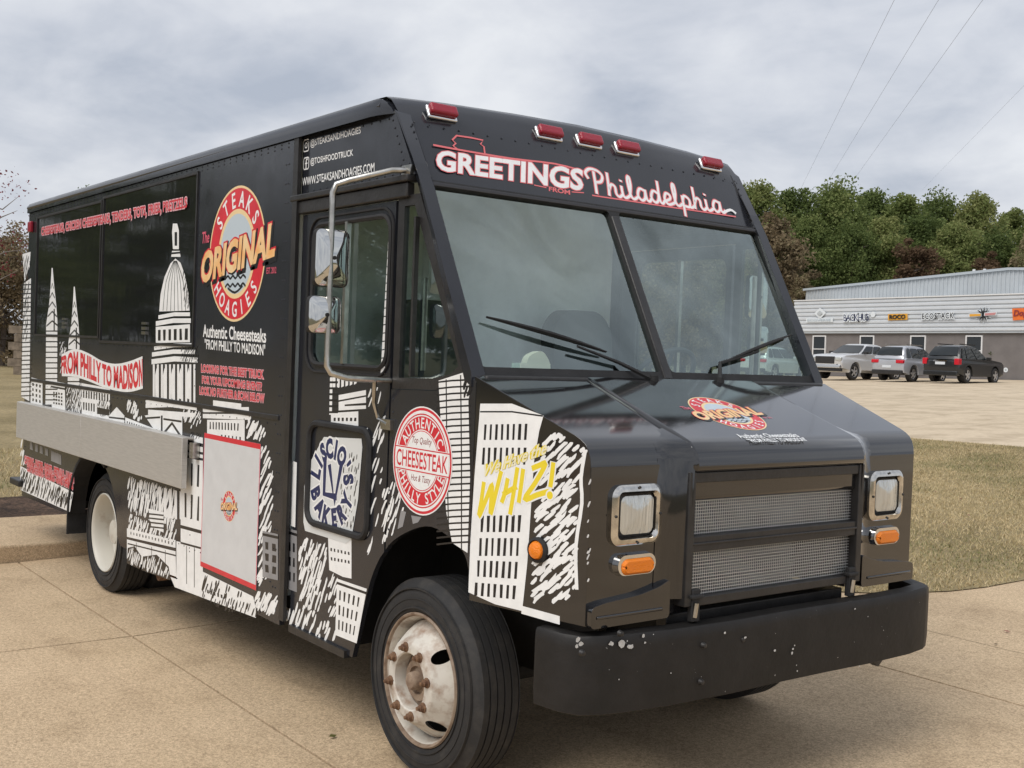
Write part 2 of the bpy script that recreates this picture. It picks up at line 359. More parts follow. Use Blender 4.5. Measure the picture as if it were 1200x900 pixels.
# --- cab sides
WSX = lambda z: .354 - .528 * (z - 1.76)      # windscreen plane
for s in (-1, 1):
    o_ = lambda x, z, s=s: (x, s * YC, z)
    i_ = lambda x, z, s=s: (x, s * (YC - .025), z)
    b = MB(); b.prism([(-1.14, 2.585), (WSX(2.585) - .01, 2.585), (WSX(2.87) - .04, ZG), (-1.14, ZG)], o_, i_); T(b, 'cab_upper_panel', BLACK)
    b = MB(); b.box((-1.20, s * YC - .035, 2.555), (-.10, s * YC + .035, 2.585)); b.box((-1.14, s * YC - .02, 2.49), (-.12, s * YC + .02, 2.553)); T(b, 'drip_rail', SATIN, bevel=.006)
    # sliding door with window opening
    dout = [(-1.115, .42)] + [p for p in ARCHS if p[0] < -.236] + [(-.235, .945), (-.235, 2.485), (-1.115, 2.485)]
    win = rrect(-.985, 1.755, -.275, 2.42, .07)
    kick = rrect(-.955, .98, -.375, 1.465, .07)
    v, f = fill_holes([dout, win] if s > 0 else [dout, win]); b = MB()
    b.add([o_(*p) for p in v], f); b.add([i_(*p) for p in v], f)
    k = len(b.v)
    for lp in (dout, win):
        k = len(b.v); n = len(lp); b.v += [o_(*p) for p in lp] + [i_(*p) for p in lp]
        for i in range(n): b.f.append((k + i, k + (i + 1) % n, k + n + (i + 1) % n, k + n + i)); b.m.append(0)
    door = T(b, 'door', BLACK)
    b = MB(); b.tube([o_(*p) for p in rrect(-.99, 1.75, -.27, 2.425, .075)], .013, 6, closed=True); b.tube([(x, y + s * .004, z) for x, y, z in [o_(*p) for p in rrect(-1.03, 1.715, -.243, 2.46, .10)]], .006, 5, closed=True); T(b, 'window_frame', RUBBER, door, smooth=True)
    b = MB(); b.add([(-.99, s * (YC - .012), 1.75), (-.27, s * (YC - .012), 1.75), (-.27, s * (YC - .012), 2.425), (-.99, s * (YC - .012), 2.425)], [(0, 1, 2, 3)]); T(b, 'window_pane', DGLASS, door)
    b = MB(); b.box((-.655, s * YC - .018, 1.76), (-.632, s * YC + .004, 2.42)); T(b, 'window_bar', STEEL, door)
    b = MB(); b.tube([(x, y + s * .006, z) for x, y, z in [o_(*p) for p in kick]], .017, 7, closed=True); T(b, 'kick_panel_frame', RUBBER, door, smooth=True)
    # quarter window frame and front quarter panel
    qo = [(-.215, 2.50), (-.045, 2.50), (.375, 1.745), (.30, 1.70), (.12, 1.675), (-.215, 1.665)]
    qi = [(-.165, 2.455), (-.085, 2.455), (.285, 1.78), (.23, 1.745), (.10, 1.722), (-.165, 1.715)]
    v, f = fill_holes([qo, qi]); b = MB(); b.add([o_(*p) for p in v], f); b.add([i_(*p) for p in v], f)
    for lp in (qo, qi):
        k = len(b.v); n = len(lp); b.v += [o_(*p) for p in lp] + [i_(*p) for p in lp]
        for i in range(n): b.f.append((k + i, k + (i + 1) % n, k + n + (i + 1) % n, k + n + i)); b.m.append(0)
    T(b, 'quarter_window_frame', SATIN)
    b = MB(); b.add([(x, s * (YC - .014), z) for x, z in [(-.17, 2.46), (-.08, 2.46), (.29, 1.78), (.235, 1.74), (.10, 1.717), (-.17, 1.71)]], [(0, 1, 2, 3, 4, 5)]); T(b, 'quarter_pane', DGLASS)
    b = MB(); b.box((-.055, s * YC - .02, 1.725), (-.04, s * YC + .001, 2.40)); T(b, 'quarter_window_bar', SATIN)
    qp = [(-.222, .957)] + [p for p in ARCHS if -.215 < p[0] < .405] + [(.41, .98), (.41, 1.72), (.375, 1.74), (.30, 1.697), (.12, 1.672), (-.222, 1.662)]
    b = MB(); b.prism(qp, o_, i_); T(b, 'quarter_panel', BLACK)
    # pillar beside the windscreen
    b = MB(); b.prism([(-.07, 2.60), (-.27, 2.885), (-.240, 2.865), (-.022, 2.52), (.385, 1.755), (.385, 1.70), (.335, 1.73)], lambda x, z, s=s: (x, s * (YC + .006), z), lambda x, z, s=s: (x, s * (YC - .06), z)); T(b, 'windscreen_pillar', BLACK, bevel=.010)
    b = MB(); b.box((-1.10, s * 1.085 - .03, .405), (-.53, s * 1.085 + .012, .44)); T(b, 'step_sill', SATIN)
    # wheel wells
    b = MB(); b.box((-.60, s * .55 - .02, .45), (.60, s * .55 + .02, 1.18)); b.box((-.58, min(s * .57, s * 1.07), 1.14), (.40, max(s * .57, s * 1.07), 1.178)); b.box((-.59, min(s * .57, s * 1.06), .45), (-.56, max(s * .57, s * 1.06), 1.14)); T(b, 'wheel_well', DARK); b = MB()
    b.box((-4.95, s * .5 - .02, .45), (-3.5, s * .5 + .02, 1.1)); b.box((-4.95, min(s * .52, s * 1.09), 1.02), (-3.5, max(s * .52, s * 1.09), 1.06)); T(b, 'wheel_well', DARK)
b = MB(); b.prism(arc(-4.22, .50, .57, .52, 180, 60, 10) + arc(-4.22, .50, .545, .495, 60, 180, 10), lambda x, z: (x, -YB - .012, z), lambda x, z: (x, -YB + .12, z)); b.box((-4.81, -1.13, .34), (-4.79, -.78, .52)); T(b, 'mud_flap', RUBBER)

# --- front: header, windscreen
def wsp(y, z, d=0): return (WSX(z) + d * .885, y, z + d * .467)
b = MB(); ys_ = [-1.096, -1.075, -1.04, -.8, -.4, 0, .4, .8, 1.04, 1.075, 1.096]
def roofz(y):
    y = abs(y)
    for (a0, z0), (a1, z1) in zip([(-p, q) for p, q in prof[3:8]], [(-p, q) for p, q in prof[4:8]]):
        if a1 <= y <= a0: return z1 + (z0 - z1) * (y - a1) / (a0 - a1)
    return prof[3][1]
rows = [(WSX(2.548), 2.548, 0), (WSX(2.70), 2.70, 0), (WSX(2.82), 2.82, 0), (WSX(2.87) - .004, 2.87, .12), (-.272, 2.912, .4), (-.296, 2.938, .75), (-.335, 2.953, .97), (-.425, 2.955, 1.02)]
for x, z, k in rows: b.v += [(x - .012 * (abs(y) / 1.085) ** 6 * (1 + k), y, z + (roofz(y) - ZR + .0015) * k) for y in ys_]
m_ = len(ys_)
for i in range(len(rows) - 1):
    for j in range(m_ - 1): b.f.append((i * m_ + j, i * m_ + j + 1, i * m_ + j + m_ + 1, i * m_ + j + m_))
T(b, 'header_panel', BLACK, smooth=True)
b = MB()
fo = [(-1.09, 1.72), (1.09, 1.72), (1.09, 2.56), (-1.09, 2.56)]
h1 = [(-1.045, 1.775), (-.03, 1.775), (-.03, 2.535), (-1.045, 2.535)]; h2 = [(-p, q) for p, q in h1]
v, f = fill_holes([fo, round_poly(h1, .03), round_poly(h2, .03)])
b.add([wsp(y, z, .012) for y, z in v], f); b.add([wsp(y, z, -.02) for y, z in v], f)
for lp in (h1, h2):
    n = 4; b.add([wsp(*p, .012) for p in lp] + [wsp(*p, -.02) for p in lp], [(i, (i + 1) % n, n + (i + 1) % n, n + i) for i in range(n)])
T(b, 'windscreen_frame', RUBBER)
for h in (h1, h2):
    b = MB(); b.add([wsp(*p, -.004) for p in inset(h, -.01)], [(0, 1, 2, 3)]); T(b, 'windscreen_pane', WGLASS)
b = MB(); b.box((-.027, -.012, 0), (.027, .02, .87), M=Matrix(((0, .885, -.467, WSX(1.74)), (1, 0, 0, 0), (0, .467, .885, 1.74), (0, 0, 0, 1)))); T(b, 'windscreen_divider', SATIN, bevel=.008)
b = MB(); b.box((-.012, -1.09, 2.540), (.012, 1.09, 2.556), M=Matrix.Translation((WSX(2.548) + .006, 0, 0))); T(b, 'header_trim', RAILM, bevel=.003)

# --- nose: two fenders and a raised centre hood
HZ = lambda x: 1.745 - .375 * (x - .40)
def fend_y(x, s): return s * (1.10 - .10 * max(0, (x - .40)) / .60)
for s in (-1, 1):
    pr = [(.40, HZ(.40)), (.915, HZ(.915)), (.942, 1.539), (.965, 1.523), (.981, 1.502), (.991, 1.475), (.995, 1.44), (.995, 1.20), (.995, .868), (.70, .862), (.415, .86)]
    b = MB(); b.prism(pr, lambda x, z, s=s: (x, fend_y(x, s), z), lambda x, z, s=s: (x, s * .514, z)); T(b, 'fender', HOODM, bevel=.030, seg=5, ang=40)
    b = MB(); b.prism(round_poly([(s * .60, .862), (s * (1.0 - .005), .862), (s * .995, .94), (s * .93, .952), (s * .76, .965), (s * .66, .985), (s * .60, 1.01)], .02), lambda y, z: (1.022, y, z), lambda y, z: (.96, y, z)); T(b, 'fender_lip', HOODM, bevel=.014, seg=3)
    b = MB(); b.box((1.02, min(s * .64, s * .97), .895), (1.028, max(s * .64, s * .97), .907)); T(b, 'fender_ridge', HOODM, bevel=.004)
pr = [(.40, HZ(.40) + .012), (.985, HZ(.985) + .016), (1.015, 1.529), (1.040, 1.510), (1.056, 1.485), (1.064, 1.455), (1.066, 1.418), (1.03, 1.412), (1.03, 1.30), (.40, 1.30)]
b = MB(); b.prism(pr, lambda x, z: (x, -.535, z), lambda x, z: (x, .535, z)); hood = T(b, 'hood', HOODM, bevel=.02, seg=3, ang=20)
# concave shoulders between hood and fenders
for s in (-1, 1):
    b = MB(); n = 7
    Fp = [(.88, HZ(.88) - .006), (.942, 1.537), (.967, 1.521), (.983, 1.500), (.994, 1.46), (.9975, 1.2), (.9975, .93)]; Hp = [(.88, HZ(.88) + .006), (.985, 1.536), (1.018, 1.523), (1.040, 1.503), (1.056, 1.455), (1.048, 1.2), (1.045, .93)]
    for t in range(8):
        q = t / 7; k = (1 - q) ** 2; b.v += [(f[0] + (h[0] - f[0]) * k, s * (.528 + .14 * q), f[1] + (h[1] - f[1]) * k) for f, h in zip(Fp, Hp)]
    for i in range(7):
        for j in range(n - 1): b.f.append((i * n + j, i * n + j + 1, (i + 1) * n + j + 1, (i + 1) * n + j))
    T(b, 'hood_shoulder', HOODM, smooth=True)
# grille frame, bar, wire mesh, radiator
b = MB(); b.box((.985, -.548, .90), (1.05, -.512, 1.415)); b.box((.985, .512, .90), (1.05, .548, 1.415)); b.box((.985, -.512, 1.372), (1.045, .512, 1.412)); b.box((.985, -.512, 1.105), (1.043, .512, 1.166)); b.box((.985, -.512, .895), (1.04, .512, .93)); b.box((1.043, -.512, 1.132), (1.05, .512, 1.142))
grille = T(b, 'grille_frame', SATIN, bevel=.005)
WIRE = mat('grille_wire', (.50, .51, .51), .4, .5)
for z0, z1 in ((1.166, 1.372), (.93, 1.105)):
    b = MB(); k = 0
    y = -.512
    while y < .512: b.box((1.006, y - .0016, z0), (1.0085, y + .0016, z1)); y += .0125
    z = z0 + .006
    while z < z1: b.box((1.009, -.512, z - .0016), (1.0115, .512, z + .0016)); z += .0125
    T(b, 'grille_mesh', WIRE, grille)
RADM = mat('radiator', (.06, .075, .085), .5, .3, col2=(.22, .28, .31), vscale=5, cov=.52, stretch=(1, 1, 3))
b = MB(); b.box((.86, -.50, 1.16), (.90, .50, 1.40)); b.box((.84, -.50, .90), (.88, .28, 1.16))
for i in range(30): b.box((.88, -.5, .905 + i * .0165), (.905, .28 if i < 15 else .5, .909 + i * .0165))
T(b, 'radiator', RADM)
b = MB(); b.box((.90, -.55, .80), (.96, .55, .855)); b.box((.90, -.55, .74), (.93, .55, .79)); T(b, 'lower_crossmember', SATIN, bevel=.005)
for s in (-1, 1):
    b = MB(); b.box((1.03, s * .49 - .022, .84), (1.055, s * .49 + .022, .965)); b.box((1.03, s * .49 - .034, .93), (1.065, s * .49 + .03, .945)); T(b, 'hood_latch', RUBBER, bevel=.004)
    b = MB(); b.tube([(1.06, s * .49 - .012, .86), (1.064, s * .49 - .008, .915)], .009, 6); T(b, 'latch_pin', STEEL)
# headlights and turn signals
for s in (-1, 1):
    yc, zc = s * .778, 1.262; X0 = .992
    root = MB(); lo = rrect(yc - .126, zc - .112, yc + .126, zc + .112, .045, 6); li = rrect(yc - .094, zc - .082, yc + .094, zc + .082, .03, 6)
    pts = [(lo, 0), (lo, .016), (inset(lo, .012), .026), (inset(lo, .024), .028), (li, .014), (li, .002)]
    n = len(lo)
    for lp, d in pts: root.v += [(X0 + d, y, z) for y, z in lp]
    for k in range(len(pts) - 1):
        for i in range(n): root.f.append((k * n + i, k * n + (i + 1) % n, (k + 1) * n + (i + 1) % n, (k + 1) * n + i))
    hl = T(root, 'headlight', mat('bezel', (.62, .60, .56), .14, 1, var=.2, vscale=30), smooth=True)
    b = MB(); l2 = rrect(yc - .093, zc - .081, yc + .093, zc + .081, .03, 6); l3 = rrect(yc - .084, zc - .071, yc + .084, zc + .071, .026, 6)
    b.v += [(X0 + .006, y, z) for y, z in l2] + [(X0 + .018, y, z) for y, z in l3]
    for i in range(n): b.f.append((i, (i + 1) % n, n + (i + 1) % n, n + i))
    T(b, 'headlight_rim', SATIN, hl, smooth=True)
    b = MB(); b.v += [(X0 + .017, y, z) for y, z in l3] + [(X0 + .026, yc + (y - yc) * .5, zc + (z - zc) * .5) for y, z in l3] + [(X0 + .028, yc, zc)]
    for i in range(n): b.f.append((i, (i + 1) % n, n + (i + 1) % n, n + i)); b.f.append((n + i, n + (i + 1) % n, 2 * n))
    T(b, 'headlight_lens', LENS, hl, smooth=True)
    for dy, dz in ((0, .102), (0, -.102), (.113, 0), (-.113, 0)): b = MB(); b.lathe([(.0, .031), (.0045, .031), (.006, .026)], (X0, yc + dy, zc + dz), (1, 0, 0), 8); T(b, 'bezel_screw', SATIN, hl)
    zc2 = 1.078; yy = yc
    lo = rrect(yy - .102, zc2 - .042, yy + .10, zc2 + .045, .042, 6); li = rrect(yy - .082, zc2 - .034, yy + .086, zc2 + .026, .03, 6); n = len(lo)
    b = MB(); b.v += [(X0, y, z) for y, z in lo] + [(X0 + .03, y, z) for y, z in inset(lo, .006)] + [(X0 + .03, y, z) for y, z in li]
    for k in range(2):
        for i in range(n): b.f.append((k * n + i, k * n + (i + 1) % n, (k + 1) * n + (i + 1) % n, (k + 1) * n + i))
    ts = T(b, 'turn_signal', CHROME, smooth=True)
    b = MB(); lj = inset(li, .01); b.v += [(X0 + .028, y, z) for y, z in li] + [(X0 + .042, y, z) for y, z in lj]; b.f.append(tuple(range(n, 2 * n)))
    for i in range(n): b.f.append((i, (i + 1) % n, n + (i + 1) % n, n + i))
    T(b, 'turn_lens', AMBER, ts)
    # round side marker on the fender
    nx = Vector((.10, s * .60, 0)).normalized(); px_, py_ = .765, fend_y(.765, s)
    b = MB(); b.lathe([(.048, -.01), (.048, .012), (.038, .020), (.036, .014)], (px_, py_, 1.112), nx, 28); mk = T(b, 'side_marker', RUBBER, smooth=True)
    b = MB(); b.lathe([(.036, .012), (.03, .024), (.015, .03), (0, .031)], (px_, py_, 1.112), nx, 24); T(b, 'marker_lens', AMBER, mk, smooth=True)
# roof marker lamps
for y in (-.876, -.256, 0, .256, .876):
    z = 2.895; x = WSX(z) - .004; M = Matrix.Translation((x, y, z)) @ Matrix.Rotation(-math.atan2(.467, .885), 4, 'Y')
    b = MB(); b.box((-.004, -.078, -.034), (.014, .078, .036), M=M); ml = T(b, 'marker_lamp', CHROME, bevel=.008)
    b = MB(); b.box((.010, -.073, -.022), (.042, .073, .032), M=M); T(b, 'red_lens', REDL, ml, bevel=.012)
b = MB(); b.box((-6.06, -YB - .03, 2.70), (-5.97, -YB, 2.79)); T(b, 'rear_marker_lamp', REDL, bevel=.01)
# cowl and wipers
b = MB(); b.box((.36, -1.06, 1.70), (.425, 1.06, 1.748)); T(b, 'cowl', SATIN, bevel=.01)
for pts, bl in (([(.43, -.147, 1.745), (.345, -.28, 1.815), (.335, -.52, 1.88)], [(.265, -.955, 1.985), (.33, -.345, 1.862)]), ([(.43, .28, 1.745), (.345, .37, 1.83), (.33, .66, 1.895)], [(.345, .42, 1.845), (.262, .99, 1.99)])):
    b = MB(); b.tube(pts, [.012, .009, .006], 6); b.lathe([(0, .02), (.02, .02), (.022, -.02)], pts[0], (0, 0, 1), 12); w = T(b, 'wiper', RUBBER, smooth=True)
    a, c = Vector(bl[0]), Vector(bl[1]); nn = Vector((.885, 0, .467))
    b = MB(); b.tube([a.lerp(c, t) + nn * (.012 * math.sin(math.pi * t)) for t in frange(0, 1, 8)], [.003, .006, .008, .009, .010, .009, .008, .006, .003], 6)
    b.tube([a - nn * .004, c - nn * .004], .004, 4); T(b, 'wiper_blade', RUBBER, w)
# --- bumper
half = [(.80, -1.065), (.86, -1.063), (.92, -1.045), (.985, -1.005), (1.03, -.94), (1.058, -.84), (1.075, -.62), (1.09, -.3), (1.095, 0)]
path = half + [(1.097, .3), (1.10, .6), (1.10, .88), (1.088, 1.0), (1.055, 1.075), (1.0, 1.12), (.93, 1.14), (.85, 1.145)]
cs = [(-.006, .545), (0, .549), (.004, .60), (.004, .79), (.002, .822), (-.005, .833), (-.06, .838), (-.075, .83), (-.075, .545)]
b = MB(); n = len(cs)
for i, (x, y) in enumerate(path):
    a, c = Vector(path[max(0, i - 1)]), Vector(path[min(len(path) - 1, i + 1)]); t = (c - a).normalized(); nn = Vector((t.y, -t.x))
    zb = .006 * math.sin(i * 1.7)
    b.v += [(x + nn.x * d, y + nn.y * d, z + zb * .5) for d, z in cs]
for i in range(len(path) - 1):
    for j in range(n): b.f.append((i * n + j, i * n + (j + 1) % n, (i + 1) * n + (j + 1) % n, (i + 1) * n + j))
b.f += [tuple(range(n)), tuple(range((len(path) - 1) * n, len(path) * n))]
def bumper_mat():
    m = bpy.data.materials.new('bumper_paint'); m.use_nodes = True; nt = m.node_tree; L = nt.links.new; p = nt.nodes['Principled BSDF']
    p.inputs['Roughness'].default_value = .55; p.inputs['Specular IOR Level'].default_value = .35; g = N(nt, 'ShaderNodeTexCoord')
    def thr(sc, a, w, det=3):
        n = N(nt, 'ShaderNodeTexNoise', inp={'Scale': sc, 'Detail': det, 'Roughness': .6}); L(g.outputs['Object'], n.inputs['Vector'])
        r = N(nt, 'ShaderNodeMapRange', inp={1: a - w, 2: a + w}); L(n.outputs[0], r.inputs[0]); return r.outputs[0]
    a = thr(42, .735, .012); c = thr(3.2, .56, .03); k = N(nt, 'ShaderNodeMath', operation='MULTIPLY'); L(a, k.inputs[0]); L(c, k.inputs[1])
    x = N(nt, 'ShaderNodeMix', data_type='RGBA', inp={6: (.009, .0086, .0082, 1), 7: (.018, .0165, .016, 1)}); L(thr(7, .5, .2, 6), x.inputs[0])
    y = N(nt, 'ShaderNodeMix', data_type='RGBA', inp={7: (.5, .5, .49, 1)}); L(k.outputs[0], y.inputs[0]); L(x.outputs[2], y.inputs[6]); L(y.outputs[2], p.inputs['Base Color'])
    n = N(nt, 'ShaderNodeTexNoise', inp={'Scale': 25, 'Detail': 4}); L(g.outputs['Object'], n.inputs['Vector']); bp = N(nt, 'ShaderNodeBump', inp={'Strength': .2, 'Distance': .01}); L(n.outputs[0], bp.inputs['Height']); L(bp.outputs[0], p.inputs['Normal'])
    return m
bump = T(b, 'bumper', bumper_mat(), smooth=True)
CHIP = mat('chipped_paint', (.55, .55, .54), .5, var=.15, vscale=60)
b = MB()
def blob(cu, cv, r, X=1.10):
    p = hit(cu, cv, (X, 0, 0), (1, 0, 0)); n = random.randint(6, 9); ph = random.random() * 6
    # distance to the bumper face at that y
    y = p.y; xf = max(x for x, yy in path if abs(yy - y) < .35); 
    for k in range(len(path) - 1):
        if path[k][1] <= y <= path[k + 1][1]: t = (y - path[k][1]) / (path[k + 1][1] - path[k][1]); xf = path[k][0] * (1 - t) + path[k + 1][0] * t
    b.add([(xf + .0105, p.y + r * random.uniform(.5, 1.1) * math.cos(ph + 6.283 * i / n), p.z + r * .8 * random.uniform(.5, 1.2) * math.sin(ph + 6.283 * i / n)) for i in range(n)], [tuple(range(n))])
for cu, cv, r in ((684, 752, .014), (688, 757, .012), (683, 760, .010), (738, 757, .022), (728, 758, .013), (747, 760, .014), (760, 747, .010), (729, 758, .010), (745, 760, .012), (760, 748, .008), (762, 755, .006), (850, 742, .007), (873, 747, .009), (907, 762, .007), (927, 765, .009), (928, 760, .007), (930, 756, .005), (933, 786, .005), (932, 779, .004), (1000, 713, .006), (1015, 722, .003), (790, 790, .004), (735, 800, .004), (980, 770, .003), (1005, 780, .004)): blob(cu, cv, r)
T(b, 'paint_chip', CHIP, bump)['kind'] = 'stuff'
for cu, cv in ((735, 745), (690, 768), (824, 800), (872, 750), (827, 757), (1030, 718), (1030, 758), (1050, 722), (998, 740)):
    b = MB(); p = hit(cu, cv, (1.10, 0, 0), (1, 0, 0)); b.lathe([(0, .016), (.009, .014), (.013, 0)], (1.085 if abs(p.y) < .7 else 1.06, p.y, p.z), (1, 0, 0), 10); T(b, 'bumper_bolt', SATIN, bump, smooth=True)
b = MB(); b.prism([(.60, .56), (.72, .56), (.665, .515)], lambda y, z: (1.085, y, z), lambda y, z: (1.05, y, z)); T(b, 'bumper_tab', SATIN, bump)
for s in (-1, 1): b = MB(); b.box((.55, s * .42 - .04, .58), (1.03, s * .42 + .04, .80)); T(b, 'bumper_bracket', DARK)

# --- wheels
def wheel(x, s, yo, front):
    ax = Vector((0, s, 0)); O = Vector((x, s * yo, .43 + TILT(s * yo + .2 * s))); r = .43; w = .235
    root = empty('wheel'); root.parent = truck; root.location = (0, 0, 0)
    g = []
    pr_ = [(.275, -.02), (.29, .0), (.33, .008), (.37, .006), (.405, -.008), (.422, -.028)]
    off = -.030; k = 0
    for i in range(5):
        a = -.030 - i * .036; pr_ += [(.43, a), (.43, a - .028), (.421, a - .029), (.421, a - .035)]
    pr_ += [(.43, -.212), (.405, -.228), (.30, -.235), (.275, -.215)]
    b = MB(); b.lathe(pr_, O, ax, 72); ty = b.build('tyre', TYRE, root, smooth=True)
    b = MB()
    for q in (.305, .345, .388): b.lathe([(q - .004, .0), (q - .003, .0105), (q + .003, .0105), (q + .004, .0)], O, ax, 72)
    b.build('sidewall_ring', TYRE, ty, smooth=True)
    if front:
        b = MB(); b.lathe([(.274, .004), (.264, -.010), (.257, -.045), (.250, -.075), (.246, -.12), (.246, -.20)], O, ax, 64); rim = b.build('rim', RIMW, root, smooth=True)
        b = MB(); b.lathe([(.283, -.012), (.286, .002), (.280, .009), (.273, .007), (.268, -.004)], O, ax, 64); b.build('rim_lip', mat('rim_lip', (.30, .23, .17), .6, col2=(.13, .075, .045), vscale=14, cov=.55), rim, smooth=True)
        holes = [circle(.212 * math.cos(R(90 * i + 40)), .212 * math.sin(R(90 * i + 40)), .029, 20) for i in range(4)]
        v, f = fill_holes([circle(0, 0, .2475, 64), circle(0, 0, .172, 48)] + holes)
        a = Vector((1, 0, 0)); c = Vector((0, 0, 1))
        def disc(p):
            q = math.hypot(*p); t = min(1, max(0, (q - .172) / .0755)); return O + a * p[0] + c * p[1] + ax * (.046 - .105 * t ** 1.35)
        b = MB(); b.add([disc(p) for p in v], f); b.lathe([(.1725, .0455), (.165, .052), (.155, .054), (.124, .055), (.118, .050), (.115, -.01)], O, ax, 48); b.build('wheel_disc', RIMW, rim, smooth=True)
        b = MB(); b.lathe([(.245, -.11), (.0, -.11)], O, ax, 40); b.build('rim_back', DARK, rim)
        b = MB(); b.lathe([(.1148, -.012), (.090, -.012), (.086, .012), (.060, .014), (.056, .0), (.040, .002), (.038, .040), (.03, .050), (0, .054)], O, ax, 40); b.build('hub', mat('hub_rust', (.20, .135, .095), .8, .1, col2=(.34, .26, .19), vscale=25, bump=.3), root, smooth=True)
        for i in range(8):
            q = R(45 * i + 12); P = O + a * (.144 * math.cos(q)) + c * (.144 * math.sin(q)); b = MB(); b.lathe([(.022, .053), (.022, .058), (.016, .060), (.015, .074), (.009, .077), (.008, .088), (.0, .089)], P, ax, 10); b.build('lug_nut', RUST, root)
    else:
        b = MB(); b.lathe([(.283, -.012), (.285, .002), (.279, .008), (.270, .004), (.262, -.012), (.252, -.04), (.246, -.13), (.20, -.155), (.12, -.16), (.10, -.13), (.085, -.06), (.05, -.05), (0, -.05)], O, ax, 64); b.build('rim', RIMC, root, smooth=True)
        for i in range(8): q = R(45 * i); b = MB(); b.lathe([(.02, -.16), (.018, -.13), (0, -.128)], O + Vector((.155 * math.cos(q), 0, .155 * math.sin(q))), ax, 8); b.build('lug_nut', RUST, root)
        b = MB(); b.lathe([(.27, -.25), (.40, -.26), (.43, -.29), (.43, -.47), (.40, -.49), (.27, -.49)], O, ax, 48); b.build('inner_tyre', TYRE, root, smooth=True)
    return root
for s in (-1, 1):
    wheel(0, s, 1.045 if s < 0 else 1.0, True); wheel(-4.22, s, 1.03, False)
# --- chassis under the body
b = MB()
for s in (-1, 1): b.box((-6.0, s * .42 - .04, .50), (.9, s * .42 + .04, .66))
b.tube([(-4.22, -.8, .43), (-4.22, .8, .43)], .06, 12); b.tube([(0, -.8, .40), (0, .8, .40)], .045, 12); b.lathe([(0, .14), (.12, .1), (.16, 0), (.12, -.1), (0, -.14)], (-4.22, 0, .43), (1, 0, 0), 16)
b.box((-3.2, -.95, .36), (-2.2, -.5, .47)); T(b, 'chassis', DARK)
b = MB(); b.tube([(-3.05, -.80, .36), (-3.05, -1.02, .345), (-3.05, -1.06, .345)], .048, 14); T(b, 'exhaust_pipe', RUST, smooth=True); b = MB(); b.box((-2.83, -1.04, .30), (-2.78, -1.0, .45)); T(b, 'exhaust_hanger', DARK)
b = MB(); b.box((-6.40, -1.16, .545), (-6.10, 1.1, .60)); b.box((-7.1, -.25, .54), (-6.3, .25, .58)); T(b, 'rear_step', SATIN, bevel=.01)

# --- interior
b = MB(); b.box((-1.25, -1.07, .56), (-1.21, 1.07, 2.88)); T(b, 'partition', INTER)
b = MB(); b.box((-1.20, -1.07, 2.86), (-.36, 1.07, 2.872)); T(b, 'headliner', INTER)
b = MB(); b.box((-.05, -1.05, 1.30), (.34, 1.05, 1.66)); b.box((.05, -1.05, 1.66), (.34, 1.05, 1.70)); T(b, 'dashboard', INTD, bevel=.03)
b = MB(); b.prism(round_poly([(.10, .60), (.85, .60), (.85, 1.55), (.72, 1.68), (.25, 1.68), (.10, 1.55)], .15), lambda y, z: (-.55, y, z), lambda y, z: (.10, y, z)); T(b, 'engine_cover', INTD)
for yc in (-.45, .60):
    b = MB(); b.prism(round_poly([(yc - .24, 1.30), (yc + .24, 1.30), (yc + .22, 2.00), (yc + .13, 2.10), (yc - .13, 2.10), (yc - .22, 2.00)], .08), lambda y, z: (-.98 - .08 * (z - 1.3), y, z), lambda y, z: (-.86 - .08 * (z - 1.3), y, z)); st = T(b, 'seat', SEATM, bevel=.03)
    b = MB(); b.box((-.98, yc - .24, 1.14), (-.50, yc + .24, 1.28)); T(b, 'seat_cushion', SEATM, st, bevel=.03)
    b = MB(); b.box((-.85, yc - .12, .56), (-.62, yc + .12, 1.14)); T(b, 'seat_pedestal', INTD, st)
sc, ax = Vector((-.28, .60, 1.73)), Vector((-.75, 0, .62)).normalized(); a = Vector((0, 1, 0)); c = ax.cross(a)
b = MB(); b.tube([sc + (a * math.cos(q) + c * math.sin(q)) * .21 for q in [6.2832 * i / 32 for i in range(32)]], .014, 8, closed=True)
for q in (.3, 2.4, 4.5): b.tube([sc - ax * .03, sc + (a * math.cos(q) + c * math.sin(q)) * .21], .011, 6)
b.tube([sc - ax * .03, sc - ax * .35], .03, 8); T(b, 'steering_wheel', INTD, smooth=True)
# papers on the dash
b = MB(); b.box((.20, -.94, 1.70), (.33, -.70, 1.712)); b.box((.30, -.80, 1.715), (.305, -.64, 1.80), PAPERG if 0 else None); T(b, 'paper', PAPER)
b = MB(); b.prism(round_poly([(-.70, 1.70), (-.56, 1.70), (-.55, 1.80), (-.60, 1.86), (-.68, 1.83)], .03), lambda y, z: (.16, y, z), lambda y, z: (.20, y, z)); T(b, 'paper_bag', PAPER)
b = MB(); b.box((.27, -.82, 1.70), (.275, -.66, 1.80)); T(b, 'permit_card', PAPERG)
b = MB(); b.tube([(-.1, -1.02, 1.75), (-.1, -1.02, 2.15)], .012, 8); T(b, 'grab_handle', STEEL); b = MB(); b.tube([(-.02, 1.02, 1.75), (-.02, 1.02, 2.3)], .012, 8); T(b, 'grab_handle', STEEL)

